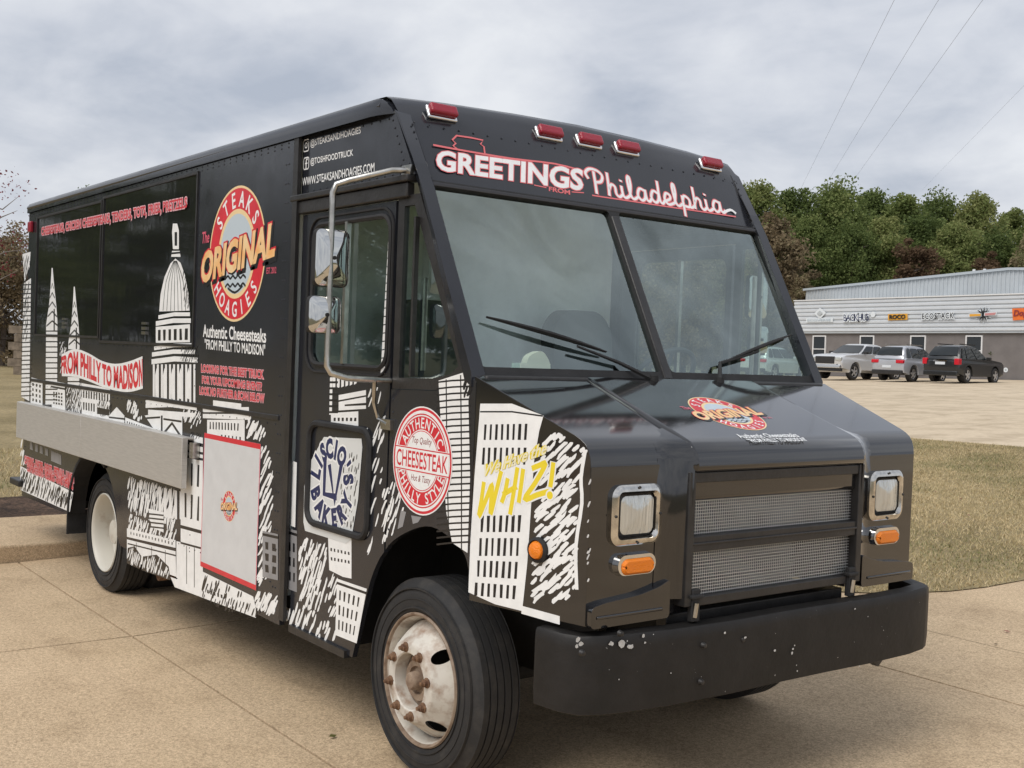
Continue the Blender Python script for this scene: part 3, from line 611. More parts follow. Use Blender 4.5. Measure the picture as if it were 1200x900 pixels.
# --- mirrors on tube arms
for s in (-1, 1):
    y0 = s * 1.10; y1 = s * 1.385; xm = -.285
    P = [(-.135, y0, 2.605), (-.16, s * 1.17, 2.60), (-.25, s * 1.33, 2.545), (xm + .01, s * 1.375, 2.525), (xm, y1, 2.49), (xm, y1, 2.45), (xm, y1, 2.1), (xm, y1, 1.80), (xm, y1, 1.755), (xm + .01, s * 1.37, 1.725), (-.26, s * 1.30, 1.705), (-.235, s * 1.15, 1.70), (-.23, y0, 1.70)]
    b = MB(); b.tube(P, .0135, 10); arm = T(b, 'mirror_arm', STEEL, smooth=True)
    b = MB(); b.tube([(-.23, s * 1.18, 1.70), (-.30, s * 1.14, 1.60), (-.30, s * 1.115, 1.53), (-.22, s * 1.115, 1.51)], .009, 6); b.box((-.27, s * 1.10 - .02, 1.485), (-.19, s * 1.10 + .02, 1.53)); T(b, 'arm_bracket', STEEL, arm); b = MB(); b.box((-.17, s * 1.10 - .02, 2.585), (-.10, s * 1.10 + .02, 2.625)); T(b, 'arm_bracket', STEEL, arm)
    for zc, hw, hh, yy in ((2.215, .083, .123, s * 1.372), (1.972, .079, .080, s * 1.398)):
        lp = rrect(yy - hw, zc - hh, yy + hw, zc + hh, .028, 5); n = len(lp); X0 = xm - .02
        lv = [(1, -.012), (1, .004), (.97, .012), (.90, .018), (.6, .026), (.25, .030)]
        b = MB()
        for k, d in lv[:3]: b.v += [(X0 + d, yy + (y - yy) * k, zc + (z - zc) * k) for y, z in lp]
        b.f.append(tuple(range(n)))
        for q in range(2):
            for i in range(n): b.f.append((q * n + i, q * n + (i + 1) % n, (q + 1) * n + (i + 1) % n, (q + 1) * n + i))
        mr = T(b, 'mirror', RUBBER, smooth=True)
        b = MB()
        for k, d in lv[2:]: b.v += [(X0 + d + .001, yy + (y - yy) * k, zc + (z - zc) * k) for y, z in lp]
        b.v.append((X0 + .032, yy, zc)); k = len(b.v) - 1
        for q in range(3):
            for i in range(n): b.f.append((q * n + i, q * n + (i + 1) % n, (q + 1) * n + (i + 1) % n, (q + 1) * n + i))
        for i in range(n): b.f.append((3 * n + i, 3 * n + (i + 1) % n, k))
        T(b, 'mirror_shell', mat('mirror_chrome', (.62, .62, .60), .04, 1), mr, smooth=True)
        b = MB(); b.lathe([(0, .012), (.008, .012), (.010, 0)], (X0 + .026, yy, zc), (1, 0, 0), 10); T(b, 'mirror_bolt', RUBBER, mr)

# --- serving hatches, shelf, latches, rivets
for x0, x1, z0, z1 in ((-5.83, -4.19, 1.85, 2.80), (-4.13, -2.43, 1.82, 2.82)):
    b = MB(); b.box((x0, -YB - .0006, z0), (x1, -YB + .01, z1)); ht = T(b, 'serving_hatch', GLOSS)
    b = MB(); w = .016
    for q in (((x0 - w, z0 - w), (x0, z1 + w)), ((x1, z0 - w), (x1 + w, z1 + w)), ((x0, z0 - w), (x1, z0)), ((x0, z1), (x1, z1 + w))): b.box((q[0][0], -YB - .009, q[0][1]), (q[1][0], -YB, q[1][1]))
    T(b, 'hatch_frame', SATIN, ht)
    b = MB(); xm = -5.05 if x0 < -5 else -3.28
    b.box((xm, -YB - .012, z0 + .05), (xm + .075, -YB, z0 + .07)); b.box((xm, -YB - .012, z0 + .08), (xm + .075, -YB, z0 + .10)); b.box((xm, -YB - .012, z0 + .115), (xm + .075, -YB, z0 + .13)); T(b, 'hatch_latch', STEEL, ht)
for x0, x1 in ((-6.06, -4.295), (-4.29, -2.36)):
    b = MB(); b.box((x0, -1.20, .975), (x1, -1.165, 1.275)); b.box((x0, -1.165, 1.262), (x1, -1.13, 1.275)); sh = T(b, 'folding_shelf', STAIN, bevel=.004)
for x in (-6.0, -5.2, -4.4, -3.6, -2.8, -2.32): b = MB(); b.box((x, -1.17, 1.16), (x + .05, -1.13, 1.25)); T(b, 'shelf_bracket', STEEL)
def rivets(pts, n, r=.0055):
    b = MB(); n = Vector(n)
    for p in pts: b.lathe([(r, 0), (r * .8, r * .5), (0, r * .75)], p, n, 6)
    o = T(b, 'rivet', BLACK, smooth=True); o['kind'] = 'stuff'
pts = []
for z in (2.855, 2.835): pts += [(x, -YB, z) for x in frange(-6.05, -1.25, 60)]
pts += [(x, -YB, 1.79) for x in frange(-6.0, -2.4, 40)] + [(x, -YB, 1.43) for x in frange(-6.0, -1.3, 50)] + [(x, -YB, .62) for x in frange(-3.3, -1.3, 24)]
for x in (-6.06, -2.38, -1.27, -1.24): pts += [(x, -YB, z) for z in frange(.6, 2.75, 22)]
pts += [(x, -YC, 2.85) for x in frange(-1.08, -.32, 10)] + [(x, -YC, z) for z in (2.60, 2.635) for x in frange(-1.08, -.14, 14)] + [(-.22 + .018, -YC, z) for z in frange(1.05, 1.62, 10)]
pts += [(WSX(z) - .07, -YC, z) for z in frange(2.62, 2.84, 6)]
rivets(pts, (0, -1, 0))
rivets([wsp(y, z) for z in (2.565, 2.83) for y in frange(-1.04, 1.04, 26)] + [wsp(y, z) for y in (-1.05, 1.05) for z in frange(2.58, 2.82, 7)], (.885, 0, .467))

# ================================================================== PRINTED GRAPHICS (vinyl sheets on the panels)
GC = {}
def text_raw(t, off=0, shear=0, space=1):
    k = (t, off, shear, space)
    if k in GC: return GC[k]
    cu = bpy.data.curves.new('t', 'FONT'); cu.body = t; cu.size = 1; cu.offset = off; cu.shear = shear; cu.space_character = space; cu.resolution_u = 3; cu.fill_mode = 'FRONT'
    ob = bpy.data.objects.new('t', cu); me = bpy.data.meshes.new_from_object(ob)
    GC[k] = ([(v.co.x, v.co.y) for v in me.vertices], [tuple(p.vertices) for p in me.polygons])
    bpy.data.objects.remove(ob); bpy.data.curves.remove(cu); bpy.data.meshes.remove(me); return GC[k]
def bbox(v): return min(p[0] for p in v), min(p[1] for p in v), max(p[0] for p in v), max(p[1] for p in v)
class Plane:
    """a flat panel: origin P, right a, up b, outward n; art is laid on it in metres"""
    def __init__(s, P, a, b):
        s.P = Vector(P); s.a = Vector(a).normalized(); s.b = Vector(b).normalized(); s.n = s.a.cross(s.b).normalized()
    def px(s, u, v):
        h = hit(u, v, s.P, s.n) - s.P; return (h.dot(s.a), h.dot(s.b))
    def pt(s, p, l): return s.P + s.a * p[0] + s.b * p[1] + s.n * l
class Art:
    def __init__(s, plane, lift): s.p = plane; s.l = lift; s.b = MB(); s.k = 0; s.st = .00016
    def L(s, layer): s.k += 1; return s.l + layer * s.st + (s.k % 40) * .000003
    def poly(s, pts, m, layer=0):
        l = s.L(layer); tr = tessellate_polygon([[Vector((*q, 0)) for q in pts]]); s.b.add([s.p.pt(q, l) for q in pts], [tuple(t) for t in tr], m)
    def pp(s, pix, m, layer=0): s.poly([s.p.px(*q) for q in pix], m, layer)
    def ring(s, c, r0, r1, m, layer=0, n=56):
        l = s.L(layer); A = circle(*c, r1, n); B = circle(*c, r0, n); s.b.add([s.p.pt(q, l) for q in A + B], [(i, (i + 1) % n, n + (i + 1) % n, n + i) for i in range(n)], m)
    def disc(s, c, r, m, layer=0, n=56): s.poly(circle(*c, r, n), m, layer)
    def ribbon(s, pts, w, m, layer=0, smooth=3, taper=False):
        P = [Vector(q) for q in pts]
        if smooth and len(P) > 2:
            Q = []
            for i in range(len(P) - 1):
                p0, p1, p2, p3 = P[max(0, i - 1)], P[i], P[i + 1], P[min(len(P) - 1, i + 2)]
                for j in range(smooth):
                    t = j / smooth; Q.append(.5 * ((2 * p1) + (p2 - p0) * t + (2 * p0 - 5 * p1 + 4 * p2 - p3) * t * t + (3 * p1 - p0 - 3 * p2 + p3) * t ** 3))
            P = Q + [P[-1]]
        n = len(P); l = s.L(layer); vs = []
        for i in range(n):
            t = (P[min(n - 1, i + 1)] - P[max(0, i - 1)]); t = t.normalized() if t.length > 1e-9 else Vector((1, 0)); nn = Vector((-t.y, t.x)); ww = w / 2 * ((.35 + .65 * math.sin(math.pi * (i + .3) / (n - .4))) if taper else 1)
            e = t * (-w * .35 if i == 0 else w * .35 if i == n - 1 else 0) * (0 if taper else 1)
            vs += [P[i] + nn * ww + e * .5, P[i] - nn * ww + e * .5]
        fs = [(2 * i, 2 * i + 1, 2 * i + 3, 2 * i + 2) for i in range(n - 1)]
        s.b.add([s.p.pt(q, l + (i // 2) * 2e-6) for i, q in enumerate(vs)], fs, m)
    def rp(s, pix, w, m, layer=0, smooth=3, taper=False): s.ribbon([s.p.px(*q) for q in pix], w, m, layer, smooth, taper)
    def text(s, t, x0, y0, x1, y1, m, layer=0, bold=.02, shear=0, outline=None, space=1, om=None, fn=None):
        base = text_raw(t, bold, shear, space); X0, Y0, X1, Y1 = bbox(base[0])
        for (o, mm, ly) in ([(outline, om, layer - 1)] if outline else []) + [(bold, m, layer)]:
            v, f = text_raw(t, o, shear, space); l = s.L(ly); out = []
            for q in v:
                S = (q[0] - X0) / (X1 - X0); U = (q[1] - Y0) / (Y1 - Y0)
                out.append(s.p.pt(fn(S, U) if fn else (x0 + (x1 - x0) * S, y0 + (y1 - y0) * U), l))
            s.b.add(out, f, mm)
    def textp(s, t, bl, br, tl, m, **k):
        """text in the parallelogram whose corners are pixels bottom-left, bottom-right, top-left"""
        A, B, C = Vector(s.p.px(*bl)), Vector(s.p.px(*br)), Vector(s.p.px(*tl))
        s.text(t, 0, 0, 1, 1, m, fn=lambda S, U: tuple(A + (B - A) * S + (C - A) * U), **k)
    def arctext(s, t, c, r, h, a0, a1, m, layer=0, bold=.03, top=True, wid=.8, outline=None, om=None):
        n = len(t)
        for i, ch in enumerate(t):
            if ch == ' ': continue
            q = R(a0 + (a1 - a0) * (i / (n - 1) if n > 1 else .5)); base = text_raw(ch, bold); X0, _, X1, _ = bbox(base[0]); cw = h / .72
            for o, mm, ly in ([(outline, om, layer - 1)] if outline else []) + [(bold, m, layer)]:
                v, f = text_raw(ch, o); l = s.L(ly); out = []
                for p in v:
                    dx = (p[0] - (X0 + X1) / 2) * cw * wid; dy = (p[1] - .36) * cw
                    if top: rr = Vector((math.cos(q), math.sin(q))); tt = Vector((math.sin(q), -math.cos(q)))
                    else: rr = -Vector((math.cos(q), math.sin(q))); tt = Vector((-math.sin(q), math.cos(q)))
                    w_ = Vector(c) + Vector((math.cos(q), math.sin(q))) * r + tt * dx + rr * dy; out.append(s.p.pt(w_, l))
                s.b.add(out, f, mm)
    def windows(s, quad, nx, ny, m, layer=1, fx=.5, fy=.6, skew=0):
        A, B, C, D = [Vector(s.p.px(*q)) for q in quad]   # tl tr br bl
        for i in range(nx):
            for j in range(ny):
                def P(u, v): return tuple((A.lerp(B, u)).lerp(D.lerp(C, u), v))
                u0 = (i + .5 - fx / 2) / nx; u1 = (i + .5 + fx / 2) / nx; v0 = (j + .5 - fy / 2) / ny; v1 = (j + .5 + fy / 2) / ny
                jt = lambda: random.uniform(-.06, .06) / nx
                s.poly([P(u0 + jt(), v0), P(u1 + jt(), v0), P(u1 + jt(), v1), P(u0 + jt(), v1)], m, layer)
    def dashes(s, pix, m, layer=0, ang=60, ln=.09, w=.022, gx=.034, gy=.085, keep=.9, bend=.15, seed=1):
        rnd = random.Random(seed); P = [s.p.px(*q) for q in pix]; x0, y0, x1, y1 = bbox(P)
        def inside(x, y):
            c = False
            for i in range(len(P)):
                (ax, ay), (bx, by) = P[i - 1], P[i]
                if (ay > y) != (by > y) and x < (bx - ax) * (y - ay) / (by - ay) + ax: c = not c
            return c
        y = y0; row = 0
        while y < y1:
            x = x0 + (row % 2) * gx / 2
            while x < x1:
                cx, cy = x + rnd.uniform(-.25, .25) * gx, y + rnd.uniform(-.3, .3) * gy
                if inside(cx, cy) and rnd.random() < keep:
                    ln_, w_ = ln * .95, w * .60; a = R(ang + rnd.uniform(-7, 7)); d = Vector((math.cos(a), math.sin(a))); n = Vector((-d.y, d.x)); l0 = ln_ * rnd.uniform(.7, 1.12); ww = w_ * rnd.uniform(.75, 1.1); c = Vector((cx, cy)); bk = rnd.uniform(-bend, bend) * .5
                    for k in (1, .65, .4):
                        l = l0 * k; bd = n * l * bk
                        e = [c - d * l / 2 + n * ww * .2, c - d * l * .42 - n * ww * .35, c - d * l * .2 - n * ww * .5 + bd, c + d * l * .25 - n * ww * .5 + bd, c + d * l * .46 - n * ww * .3, c + d * l / 2, c + d * l * .35 + n * ww * .45 + bd, c - d * l * .25 + n * ww * .5 + bd]
                        if inside(e[0].x, e[0].y) and inside(e[5].x, e[5].y): s.poly([tuple(q) for q in e], m, layer); break
                x += gx * .50
            y += gy * .70; row += 1
    def done(s, name, label=None, parent=None):
        o = T(s.b, name, None, parent)
        if label: o['label'] = label
        return o
SIDE = Plane((0, -YB, 0), (1, 0, 0), (0, 0, 1)); CAB = Plane((0, -YC, 0), (1, 0, 0), (0, 0, 1))
FEN = Plane((.40, -1.10, 0), (.60, .10, 0), (0, 0, 1)); HEAD = Plane((WSX(2.7), 0, 2.7), (0, 1, 0), (-.467, 0, .885)); HOODP = Plane((.985, 0, HZ(.985) + .016), (0, 1, 0), (-.585, 0, .215375))
W, K = WHITE, KPRINT

def original_logo(A, c, r, layer=0, lettering=True):
    cx, cy = c
    A.disc(c, r, CREAM, layer); A.disc(c, r * .965, RED, layer + 1); A.disc(c, r * .66, CREAM, layer + 2); A.disc(c, r * .59, PALEB, layer + 3)
    A.arctext('STEAKS', c, r * .81, r * .235, 142, 38, W, layer + 3, bold=.02, wid=.85); A.arctext('HOAGIES', c, r * .81, r * .225, 218, 322, W, layer + 3, bold=.02, top=False, wid=.8)
    for k in range(3): A.ribbon([(cx + (-.36 + .09 * i) * r, cy - (.22 + .12 * k) * r + (.022 * r if i % 2 else -.022 * r)) for i in range(9)], r * .035, K, layer + 4)
    A.ribbon([(cx - .30 * r, cy - .05 * r), (cx - .08 * r, cy - .16 * r), (cx + .05 * r, cy + .02 * r), (cx + .32 * r, cy - .10 * r)], r * .04, K, layer + 4)
    A.ribbon([(cx - .26 * r, cy - .50 * r), (cx, cy - .57 * r), (cx + .26 * r, cy - .48 * r)], r * .035, K, layer + 4)
    sl = .16
    def slant(x0, x1, y0, h): return lambda S, U: (cx + r * (x0 + (x1 - x0) * S), cy + r * (y0 + sl * 2 * (S - .5) + h * U))
    A.text('ORIGINAL', 0, 0, 1, 1, ORANGE, layer + 6, bold=.045, shear=.12, outline=.085, om=RED, fn=slant(-1.30, 1.30, -.26, .50))
    A.text('ORIGINAL', 0, 0, 1, 1, KPRINT, layer + 5, bold=.045, shear=.12, outline=.115, om=K, fn=slant(-1.28, 1.33, -.29, .50))
    A.text('The', cx - 1.30 * r, cy + .22 * r, cx - 1.02 * r, cy + .40 * r, PINK, layer + 6, shear=.2)
    A.text('EST. 2012', cx + 1.05 * r, cy - .33 * r, cx + 1.36 * r, cy - .24 * r, PINK, layer + 6)

# --- box side: round logo, slogans
A = Art(SIDE, .0008); cl = SIDE.px(277, 297.5); original_logo(A, cl, .372); A.done('round_logo', 'large red round logo with orange slanted lettering')
A = Art(SIDE, .0008)
A.textp('Authentic Cheesesteaks', (238, 395), (312, 402), (238, 380), W, bold=.022)
A.textp('"FROM PHILLY TO MADISON"', (240, 409), (311, 417), (240, 397), W, bold=.02); A.done('slogan_lettering')
A = Art(SIDE, .0010)
for t, q in (('LOOKING FOR THE BEST TRUCK', ((236, 436), (309, 444), (236, 427))), ('FOR YOUR UPCOMING EVENT?', ((237, 449), (307, 458), (237, 440.5))), ('LOOK NO FURTHER & SCAN BELOW', ((234, 462), (310, 472), (234, 453)))):
    A.textp(t, *q, RED, layer=1, bold=.02, outline=.09, om=mat('pale_pink', (.75, .42, .46), .3))
A.done('invitation_lettering')
A = Art(SIDE, .0096)
A.textp('CHEESESTEAKS, CHICKEN CHEESESTEAKS, TENDERS, TOTS, FRIES, PRETZELS', (50, 277.5), (221, 245.5), (50, 267), RED, layer=1, bold=.02, outline=.10, om=mat('pale_pink'), space=1.05)
A.done('menu_lettering')
# waving banner
A = Art(SIDE, .0030)
def curve(pts):
    def f(S):
        k = S * (len(pts) - 1); i = min(len(pts) - 2, int(k)); t = k - i; p0, p1, p2, p3 = pts[max(0, i - 1)], pts[i], pts[i + 1], pts[min(len(pts) - 1, i + 2)]
        return tuple(.5 * (2 * b + (c - a) * t + (2 * a - 5 * b + 4 * c - d) * t * t + (3 * b - a - 3 * c + d) * t ** 3) for a, b, c, d in zip(p0, p1, p2, p3))
    return f
ct = curve([(72.5, 418), (88, 411.5), (104, 416.5), (120, 425.5), (136, 429), (152, 426), (167.5, 420)]); cb_ = curve([(72.5, 438), (88, 439), (104, 444), (120, 450.5), (136, 455), (152, 456.5), (167.5, 452.5)])
def wav(S, U):
    a, b_ = Vector(ct(S)), Vector(cb_(S)); q = b_.lerp(a, U); return SIDE.px(q.x, q.y)
top = [ct(i / 24) for i in range(25)]; bot = [cb_(i / 24) for i in range(25)]
A.pp([(x, y - 2.6) for x, y in top] + [(x + .5, y + 2.8) for x, y in bot[::-1]], W)
A.text('FROM PHILLY TO MADISON', 0, 0, 1, 1, RED, 2, bold=.045, fn=wav); A.done('banner_lettering', 'waving red lettering on a white outline')

# --- box side: capitol dome
A = Art(SIDE, .0021)
A.pp([(203, 262), (208, 262), (210, 270), (210, 292), (203, 292), (202, 272)], W); A.pp([(205, 272), (208, 272), (208, 288), (205, 288)], K, 1); A.pp([(202, 294), (211, 294), (212, 301), (201, 301)], W); A.rp([(201, 297), (212, 296)], .012, K, 1, 0)
dome = [(187, 365), (188.5, 345), (193, 325), (200, 309), (206, 303), (212, 308), (217, 322), (221, 343), (222.5, 364)]; A.pp(dome, W)
for i in range(7): t = (i + 1) / 8; xb = 187 + 35.5 * t; A.rp([(206 + (xb - 206) * .12, 306), (206 + (xb - 206) * .75, 330), (xb, 364)], .008, K, 1)
A.dashes([(213, 310), (218, 322), (222, 343), (223, 362), (216, 362), (214, 330)], K, 2, 70, .07, .014, .03, .06, seed=3)
for (x0, y0, x1, y1, h) in ((186, 367.5, 223, 366, 4.5), (183, 374.5, 224, 373, 5.5), (181, 404, 226, 402, 4.5), (178.5, 411, 229, 410, 5), (178, 419, 232, 419, 6)):
    A.pp([(x0, y0 + 2), (x0 + (x1 - x0) * .5, y0 - 1.5), (x1, y1), (x1, y1 + h), (x0 + (x1 - x0) * .5, y0 + h - 1.5), (x0, y0 + h + 2)], W)
A.pp([(183, 383), (223, 380), (223, 401), (183, 402)], W); A.windows([(184, 386), (222, 384), (222, 399), (184, 400)], 6, 1, K, 1, .5, .9)
A.dashes([(212, 404), (232, 404), (233, 426), (212, 424)], K, 2, 55, .05, .014, .03, .05, seed=4)
for i in range(11): x = 179.5 + i * 4.75; A.pp([(x, 427), (x + 2.3, 427), (x + 2.3, 467 + i * .5), (x, 467 + i * .5)], W)
for i in range(5): x = 182 + i * 9.3; A.pp([(x, 440), (x + 2, 431), (x + 4, 440), (x + 3.6, 468), (x + .4, 467)], W)
A.pp([(171, 469), (200, 467.5), (231, 473), (231, 481), (200, 477), (171, 478)], W); A.pp([(174, 480), (229, 484), (228, 489), (174, 486)], W)
A.pp([(170, 487), (189, 484), (189, 505), (180, 502)], W); A.pp([(191, 484), (214, 488), (214, 510), (191, 506)], W); A.rp([(192, 508), (202, 496), (212, 511)], .02, K, 1, 0); A.rp([(172, 490), (188, 489)], .012, K, 1, 0); A.rp([(192, 491), (213, 494)], .012, K, 1, 0)
A.dashes([(214, 476), (236, 480), (236, 505), (216, 500)], W, 0, 50, .07, .022, .04, .06, seed=5, keep=.7)
A.done('capitol_graphic', 'white line drawing of a domed capitol')

# --- box side: rest of the skyline
A = Art(SIDE, .0014)
def tower(pts, m=W, bricks=(0, 0), vstep=0):
    A.pp(pts, m)
def brick_lines(x0, x1, y0, y1, step, skew=0):
    y = y0
    while y < y1: A.rp([(x0, y), (x1, y + skew)], .010, K, 1, 0); y += step
# corner tower strip
A.pp([(26.5, 298), (36, 295), (35, 312), (29, 330)], W); A.pp([(28, 332), (36.5, 326), (34.5, 470), (25, 465)], W); brick_lines(25, 37, 334, 466, 5.2, -.5); A.dashes([(25, 300), (36, 297), (32, 400), (25, 400)], K, 2, 65, .12, .03, .08, .12, seed=8)
# two art deco spires
for cx, y0, yb, w in ((61.5, 314, 474, 8), (87.5, 336, 452, 8)):
    A.pp([(cx - .8, y0), (cx + .4, y0), (cx + 2.3, y0 + 22), (cx + 4.5, y0 + 42), (cx + w * .75, y0 + 62), (cx + w * .7, yb), (cx - w, yb), (cx - w * .9, y0 + 66), (cx - w * .45, y0 + 42), (cx - 2, y0 + 22)], W)
    for k in range(5): y = y0 + 18 + k * 11; q = 1.5 + k * 1.3; A.rp([(cx - q, y + 6), (cx, y), (cx + q, y + 6)], .014, K, 1, 0)
    brick_lines(cx - w, cx + w * .75, y0 + 74, yb, 6.2)
    A.pp([(cx + 1.5, y0 + 48), (cx + 3, y0 + 48), (cx + 3, y0 + 74), (cx + 1.5, y0 + 74)], K, 2)
A.dashes([(70, 400), (78, 400), (78, 440), (70, 440)], W, 0, 60, .06, .02, .04, .06, seed=9, keep=.5)
# low blocks behind the shelf
A.pp([(36, 442), (50, 446), (50, 476), (36, 473)], W); A.windows([(37, 447), (49, 450), (49, 474), (37, 471)], 3, 4, K, 1, .45, .55)
A.pp([(60, 446), (76, 449), (77, 482), (61, 479)], W); A.rp([(60, 453), (77, 456)], .014, K, 1, 0); A.windows([(62, 458), (74, 460), (74, 476), (62, 474)], 4, 4, K, 1, .6, .6)
A.pp([(78, 450), (86, 452), (86, 484), (78, 482)], W); A.dashes([(77, 450), (86, 452), (86, 484), (77, 482)], K, 2, 50, .07, .025, .04, .05, seed=10)
A.dashes([(86, 446), (96, 448), (96, 486), (86, 484)], W, 0, 60, .07, .025, .04, .06, seed=11)
A.pp([(96, 449), (129, 455), (129, 492), (96, 487)], W); A.windows([(97, 456), (128, 461), (128, 472), (97, 467)], 10, 1, K, 1, .5, .8); A.windows([(97, 470), (112, 472), (112, 484), (97, 481)], 5, 1, K, 1, .5, .8); A.pp([(114, 477), (128, 480), (128, 487), (114, 485)], K, 1)
A.dashes([(112, 468), (131, 468), (131, 490), (116, 488)], K, 2, 60, .06, .02, .04, .06, seed=12)
A.pp([(128, 487), (137, 477), (146, 487), (146, 497), (128, 494)], W); A.rp([(128, 489), (146, 491)], .012, K, 1, 0); A.pp([(147, 489), (183, 503), (183, 507), (147, 498)], W); A.windows([(148, 492), (182, 504), (182, 506), (148, 497)], 12, 1, K, 1, .4, .6)
A.dashes([(146, 468), (158, 468), (168, 490), (172, 500), (150, 488)], W, 0, 55, .09, .04, .06, .07, seed=13, keep=.8)
# below the shelf, in front of the rear wheel
A.dashes([(148, 556), (205, 572), (206, 620), (178, 612), (150, 600)], W, 0, 72, .12, .03, .042, .10, seed=14)
A.dashes([(150, 600), (178, 612), (206, 622), (206, 640), (150, 626)], W, 0, 62, .12, .03, .045, .08, seed=15)
for i in range(5): x = 186 + i * 6.2; A.pp([(x, 570 + i * 1.4), (x + 3.2, 571 + i * 1.4), (x + 3.2, 606 + i), (x, 604 + i)], W, 1)
A.pp([(174, 596), (192, 600), (192, 624), (178, 618)], W, 1); brick_lines(174, 192, 602, 620, 5, 2)
A.dashes([(192, 594), (206, 592), (210, 628), (194, 622)], W, 1, 68, .13, .03, .045, .10, seed=16)
A.pp([(216, 536), (238, 540), (238, 690), (212, 676), (212, 560)], W)
A.windows([(214, 540), (237, 545), (236, 572), (214, 567)], 3, 1, K, 1, .35, .95); A.windows([(214, 576), (237, 582), (236, 612), (214, 606)], 3, 1, K, 1, .3, .95); A.rp([(212, 617), (238, 624)], .02, K, 1, 0); A.rp([(212, 636), (238, 643)], .012, K, 1, 0)
A.pp([(149, 619), (206, 633), (206, 642), (149, 629)], W); A.pp([(149, 632), (206, 646), (207, 676), (149, 655)], W); A.pp([(207, 634), (214, 636), (214, 681), (207, 677)], W)
A.windows([(152, 622.5), (204, 635.5), (204, 639), (152, 626)], 14, 1, K, 1, .3, .9); A.rp([(150, 637), (206, 651)], .009, K, 1, 0)
for p_ in ([(160, 636), (160, 650)], [(178, 641), (178, 655)], [(194, 645), (194, 662)], [(219, 640), (219, 684)], [(228, 642), (228, 688)]): A.rp(p_, .009, K, 1, 0)
for p in ([(149, 660), (150, 642), (158, 640), (166, 652), (164, 667)], [(166, 668), (168, 652), (184, 650), (198, 664), (200, 680)]): A.pp(p, K, 1); A.dashes(p, W, 2, 62, .12, .022, .035, .08, seed=17)
A.pp([(200, 676), (300, 712), (300, 724), (205, 688)], W)
A.dashes([(225, 686), (300, 708), (322, 728), (260, 716), (228, 694)], K, 1, 60, .10, .022, .05, .06, seed=18)
A.windows([(242, 690), (262, 697), (262, 702), (242, 695)], 5, 1, K, 2, .5, .8)
A.pp([(226, 664), (297, 699), (300, 713), (206, 680)], W); A.dashes([(232, 668), (297, 698), (300, 714), (232, 692)], K, 1, 62, .13, .03, .07, .07, seed=61)
A.dashes([(300, 690), (322, 694), (324, 724), (300, 716)], W, 0, 55, .15, .03, .05, .07, seed=62)
# around and above the poster
A.pp([(250, 469), (283, 473), (283, 481), (250, 476)], W); A.pp([(238, 478), (292, 477), (292, 492), (238, 490)], W); A.rp([(238, 484), (292, 484)], .010, K, 1, 0); A.pp([(243, 492), (287, 492), (287, 517), (243, 511)], W); A.windows([(245, 494), (281, 496), (281, 505), (245, 503)], 10, 1, K, 1, .4, .95); A.windows([(258, 509), (284, 512), (284, 518), (258, 514)], 6, 1, K, 1, .35, .95)
A.dashes([(287, 486), (300, 490), (312, 500), (314, 530), (306, 534), (303, 518), (288, 514)], W, 0, 48, .13, .03, .05, .07, seed=19)
A.dashes([(303, 520), (316, 526), (322, 560), (318, 640), (318, 690), (300, 690), (303, 600)], W, 0, 52, .17, .03, .055, .085, seed=20)
A.pp([(224, 509), (238, 513), (238, 520), (222, 516)], W); A.dashes([(222, 505), (238, 508), (238, 516), (222, 514)], K, 2, 45, .06, .014, .03, .05, seed=21); A.pp([(216, 520), (238, 524), (238, 530), (216, 526)], W); A.pp([(216, 529), (238, 533), (238, 537), (216, 533)], W)
A.pp([(308, 622), (326, 626), (326, 680), (308, 676)], GREYP, 2); A.windows([(309, 632), (326, 636), (326, 676), (309, 672)], 2, 3, K, 3, .5, .65); A.rp([(308, 626), (326, 630)], .014, K, 3, 0)
A.dashes([(296, 690), (326, 696), (326, 728), (300, 716)], W, 0, 52, .16, .03, .05, .07, seed=22)
# behind the rear wheel
A.dashes([(23, 512), (30, 515), (30, 550), (23, 546)], W, 0, 55, .10, .05, .10, .10, seed=23); A.pp([(24, 546), (86, 577), (82, 600), (24, 574)], W); A.dashes([(24, 546), (86, 577), (82, 600), (24, 574)], K, 1, 55, .14, .035, .085, .075, seed=24, keep=.85)
A.pp([(60, 528), (72, 533), (72, 545), (60, 540)], GREYP); A.windows([(34, 516), (58, 526), (58, 536), (34, 527)], 4, 1, GREYP, 1, .5, .8)
A.done('skyline_graphic', 'white city skyline drawing with hatched trees')
A = Art(SIDE, .0024)
for t, q in (('CATERING - PARTIES - EVENTS - FESTIVALS - LUNCH', ((29, 543), (87, 566), (29, 534))), ('CORPORATE EVENTS - WEDDINGS - GRAND OPENINGS', ((32, 552), (86, 574), (32, 544)))): A.textp(t, *q, RED, layer=1, bold=.03, outline=.12, om=mat('pale_pink'))
A.done('catering_lettering')
# poster board (code left out, logo kept)
b = MB(); c0, c1 = SIDE.px(237, 508), SIDE.px(296, 695); px0, px1, pz0, pz1 = -2.205, -1.455, .545, 1.315
b.box((px0, -YB - .0044, pz0), (px1, -YB - .0030, pz1)); poster = T(b, 'poster', mat('poster_white', (.60, .61, .62), .4, var=.04), None); poster['label'] = 'pale square poster with red edges and small logo'
A = Art(SIDE, .0046); A.poly([(px0, pz1 - .028), (px1, pz1 - .028), (px1, pz1), (px0, pz1)], RED); A.poly([(px0, pz0), (px1, pz0), (px1, pz0 + .028), (px0, pz0 + .028)], RED); A.poly([(px0, pz0 + .028), (px0 + .007, pz0 + .028), (px0 + .007, pz1 - .028), (px0, pz1 - .028)], PINK); A.poly([(px1 - .007, pz0 + .028), (px1, pz0 + .028), (px1, pz1 - .028), (px1 - .007, pz1 - .028)], PINK); A.done('poster_border', None, poster)
